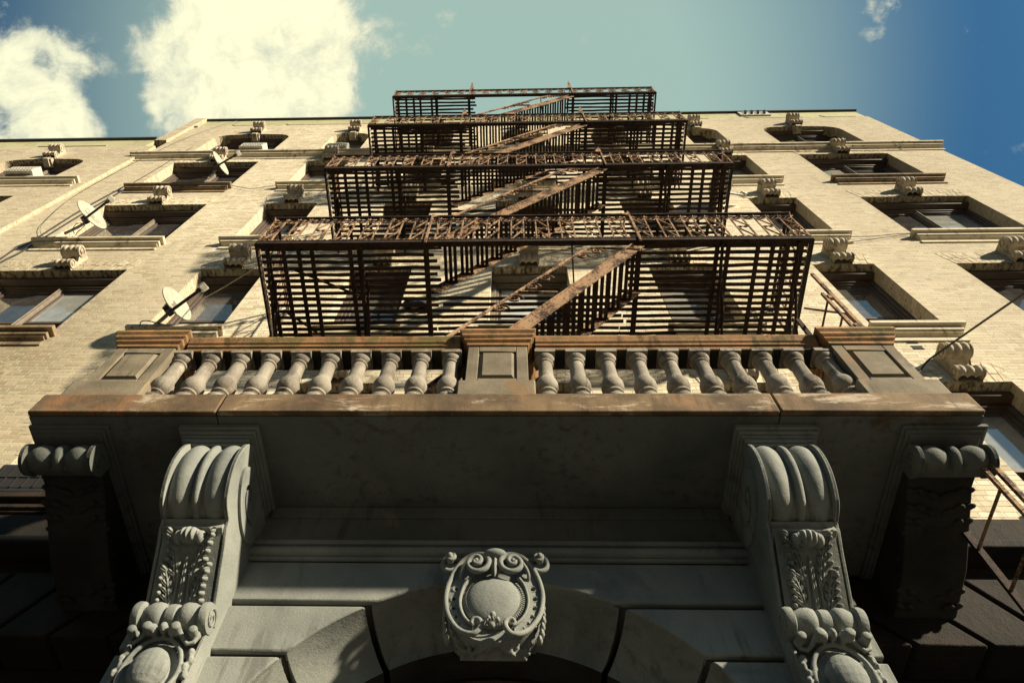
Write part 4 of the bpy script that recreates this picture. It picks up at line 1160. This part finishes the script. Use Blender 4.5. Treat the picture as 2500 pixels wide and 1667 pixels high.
air_con('white air conditioner in the narrow top window beside the fire escape', -4.02, 17.05, .50, .35, 3.80, 4.3)
air_con('white air conditioner in the arched window of the far left building', -10.05, 14.76, .60, .34, 3.70, 4.2)
ac = air_con('dark brown air conditioner in the shadowed window left of the balcony', -4.06, 4.86, .90, .38, 3.92, 4.3, DARKM)
m = MB(); m.box(-3.86, -3.78, 3.901, 3.9055, 5.0, 5.06); m.build('sticker', WHITE, ac)

# ------------------------------------------------------------------ cables and wires
def cable(label, pts, r, mat=CABLE, n=40, name='cable', cat='cable', group=None):
    m = MB(); m.tube(smooth_path([Vector(p) for p in pts], n), r, 6)
    return tag(m.build(name, mat, None, ang=60), label, cat, group)
def wl(u, v, y=3.97): return at(u, v, y)
e0 = at(2243, 910, 3.96)
cable('thick black cable sweeping from the wall by the balcony out to the upper right', [e0, at(2262, 884, 3.90), at(2290, 862, 3.78), at(2400, 785, 3.2), at(2500, 716, 2.7), at(2640, 618, 2.2)], .011)
cable('upper of two black cables climbing the left wall', [wl(-60,664), wl(0,632), wl(40,606), wl(69,594), wl(200,512), wl(306,454), wl(317,449)], .012, group='cables climbing the left wall')
cable('lower of two black cables climbing the left wall', [wl(-60,675), wl(0,641), wl(24,628), wl(66,606), wl(205,520), wl(312,458)], .012, group='cables climbing the left wall')
cable('thin wire running up from the cables to a peg near the cornice', [wl(317,451), wl(400,402), wl(440,375), wl(470,360)], .0045, name='wire', cat='wire')
cable('thin wire from the roof edge drooping down the left wall', [wl(580,294), wl(500,320), wl(420,352), wl(300,412), wl(180,480), wl(110,540), wl(98,566), wl(112,582)], .0035, name='wire', cat='wire')
cable('black wire drooping between two left window sills', [wl(562,452), wl(590,458), wl(615,461), wl(650,456), wl(690,450)], .006, name='wire', cat='wire', group='wires drooping between sills')
cable('upper black wire drooping between two right window sills', [wl(2050,582), wl(2085,578), wl(2130,577), wl(2180,572), wl(2222,570)], .0055, name='wire', cat='wire', group='wires drooping between sills')
cable('lower black wire drooping between two right window sills', [wl(2055,592), wl(2090,589), wl(2140,583), wl(2190,575), wl(2224,571)], .0055, name='wire', cat='wire', group='wires drooping between sills')
cable('pale cord stretched from the lowest dish to the fire escape', [at(492,731,3.8), at(540,705,3.5), at(622,655,3.0)], .006, ROPE, name='cord', cat='cord')
cable('black cable looping on the sill under the lowest dish', [at(341,796,3.85), at(345,785,3.84), at(360,783,3.82), at(385,789,3.8), at(415,795,3.84)], .007, name='wire', cat='wire')
cable('black loops of cable behind the larger beige dish', [at(182,570,3.8), at(178,560,3.8), at(185,548,3.8), at(200,545,3.8), at(206,552,3.8), at(190,566,3.82), at(184,575,3.85)], .007, name='wire', cat='wire')

bn = MB(); rr = random.Random(5)
for i in range(9): bn.blob((-1.12+rr.uniform(-.09,.09), 3.62+rr.uniform(-.05,.06), 7.90+rr.uniform(-.05,.06)), ((rr.uniform(.05,.10),0,.02),(0,rr.uniform(.04,.07),.01),(-.02,0,rr.uniform(.05,.09))), 9)
tag(bn.build('bundle', DARKM, None, remesh=.012), 'dark crumpled bundle lying on the lowest landing beside the stair', 'bundle')
for a_, b_, lab in (((-2.44,3.10,7.74),(-1.70,3.43,7.72),'longer loose iron bar caught under the lowest landing at its left end'), ((-2.60,3.63,7.74),(-2.27,3.87,7.70),'shorter loose iron bar caught under the lowest landing near the wall')):
    bn = MB(); bn.tube([a_, tuple((p+q)/2+.008 for p, q in zip(a_, b_)), b_], .015, 7); tag(bn.build('loose_bar', IROND), lab, 'iron bar', 'loose bars under the landing')
# plate with studs bolted on the parapet
pl = thing('studded_plate', 'pale metal plate with dark studs fixed to the parapet edge', 'metal plate', (6.6, 4, 21.0))
m = MB(); m.box(6.25, 7.05, 3.99, 4.028, 20.95, 21.39); m.build('plate', WHITE, pl)
m = MB()
for i in range(4):
    for j in range(2): m.box(6.36+.17*i+.05*j, 6.41+.17*i+.05*j, 3.93, 3.989, 21.05+.2*j, 21.11+.2*j)
m.build('studs', DARKM, pl)
# two square vent holes in the brick by the lowest right sill
for (u, v), lab in (((2224,835),'upper dark square vent hole in the brick under the lowest right sill'), ((2240,849),'lower dark square vent hole in the brick under the lowest right sill')):
    c = at(u, v, WY); m = MB(); m.box(c.x-.055, c.x+.055, WY-.004, WY-.001, c.z-.03, c.z+.03)
    for s_ in (-1, 1): m.box(c.x-.062, c.x+.062, WY-.008, WY-.0005, c.z+s_*.033-.004, c.z+s_*.033+.004)
    tag(m.build('air_vent', VOID), lab, 'vent', 'vent holes')

# ------------------------------------------------------------------ light and sky
SUN = Vector((1.58,-1.0,.95)).normalized()
li = bpy.data.lights.new('sun', 'SUN'); li.energy = 5.0; li.angle = radians(2.0); li.color = (1.0,.87,.655)
lo = bpy.data.objects.new('sun', li); C.objects.link(lo); lo.rotation_euler = SUN.to_track_quat('Z', 'Y').to_euler(); lo.location = (20,-14,25)
W = bpy.data.worlds.new('World'); S.world = W; W.use_nodes = True
t = NT(W.node_tree); t.n.clear()
sky = t.new('ShaderNodeTexSky', sky_type='NISHITA'); sky.sun_disc = False
sky.sun_elevation = math.asin(SUN.z); sky.sun_rotation = math.atan2(SUN.x, SUN.y); sky.altitude = 0; sky.air_density = 1.0; sky.dust_density = .2; sky.ozone_density = 1.5
dirv = t.new('ShaderNodeTexCoord').outputs['Generated']
def spot(u, v, rdeg, wt, soft=.25):
    d = ray(u, v).normalized()
    dp = t.vm('DOT_PRODUCT', dirv, tuple(d))
    return t.m('MULTIPLY', t.step(dp, cos(radians(rdeg)), cos(radians(rdeg*soft))), wt)
cov = None
for a in ((600,150,8.6,1.0),(560,250,6.5,.7),(690,40,6.5,.7),(470,190,4.6,.55),(400,300,3.0,.3),(760,260,5,.5),(30,300,5.0,1.0),(150,320,3.2,.7),(110,190,3.4,.55),(230,110,3.6,.45),(15,70,2.6,.42),(870,100,6.5,.33),(780,330,5,.3),(1405,85,1.7,.42),(1355,152,1.0,.36),(2165,14,1.3,.46),(2105,10,1.0,.4),(2132,68,1.3,.42),(1085,40,1.2,.26)):
    s_ = spot(*a); cov = s_ if cov is None else t.m('MAXIMUM', cov, s_) if False else t.m('ADD', cov, s_)
cov = t.m('MINIMUM', cov, 1.15)
# broken clouds over the street behind the camera
sp = t.new('ShaderNodeSeparateXYZ'); t.put(sp.inputs[0], dirv)
back = t.m('MULTIPLY', t.step(t.m('MULTIPLY', sp.outputs[1], -1), .0, .25), .16)
cov = t.m('ADD', cov, back)
wv = t.new('ShaderNodeVectorMath', operation='MULTIPLY_ADD'); nz = t.new('ShaderNodeTexNoise'); t.put(nz.inputs['Vector'], dirv); nz.inputs['Scale'].default_value = 7; nz.inputs['Detail'].default_value = 3
t.put(wv.inputs[0], nz.outputs['Color']); wv.inputs[1].default_value = (.09,.09,.09); t.put(wv.inputs[2], dirv)
n1 = t.noise(wv.outputs[0], 9, 12, .66); n2 = t.noise(wv.outputs[0], 34, 10, .68)
nn = t.m('ADD', t.m('MULTIPLY', t.m('SUBTRACT', n1, .5), 2.1), t.m('MULTIPLY', t.m('SUBTRACT', n2, .5), 1.3))
dens = t.m('ADD', cov, nn)
mask = t.step(dens, .32, .92)
thick = t.step(t.m('ADD', dens, t.m('MULTIPLY', t.m('SUBTRACT', t.noise(wv.outputs[0], 15, 8, .65), .5), 1.1)), .45, 1.45)
cloud = t.mix(thick, (5.8,6.1,4.9), (10.1,9.9,6.7))
skyc = t.mix(1.0, sky.outputs[0], (.46,.92,1.02), 'MULTIPLY')
veil = spot(1150,340,34,.92,0)
veil = t.m('ADD', veil, t.m('MULTIPLY', t.step(t.m('MULTIPLY', sp.outputs[1], -1), .05, .3), .24))
skyc = t.mix(t.m('MINIMUM', veil, .8), skyc, (4.2,5.9,5.0))
col = t.mix(mask, skyc, cloud)
# dark low band added to the sky to cut fill light, as unseen rooftops
sky_el = t.m('ADD', sp.outputs[2], t.m('MULTIPLY', t.m('SUBTRACT', t.noise(dirv, 3.0, 2), .5), .2))
col = t.mix(t.m('SUBTRACT', 1, t.step(sky_el, .30, .40)), col, (.55,.50,.42))
bg = t.new('ShaderNodeBackground'); t.put(bg.inputs[0], col); bg.inputs[1].default_value = .05
ou = t.new('ShaderNodeOutputWorld'); t.put(ou.inputs[0], bg.outputs[0])
S.view_settings.view_transform = 'Standard'; S.view_settings.look = 'None'; S.view_settings.exposure = 1.1; S.view_settings.gamma = 1
S.cycles.use_denoising = True
try: S.cycles.denoiser = 'OPENIMAGEDENOISE'
except Exception: pass
S.cycles.max_bounces = 6; S.cycles.diffuse_bounces = 3; S.cycles.glossy_bounces = 4
S.cycles.sample_clamp_indirect = 6
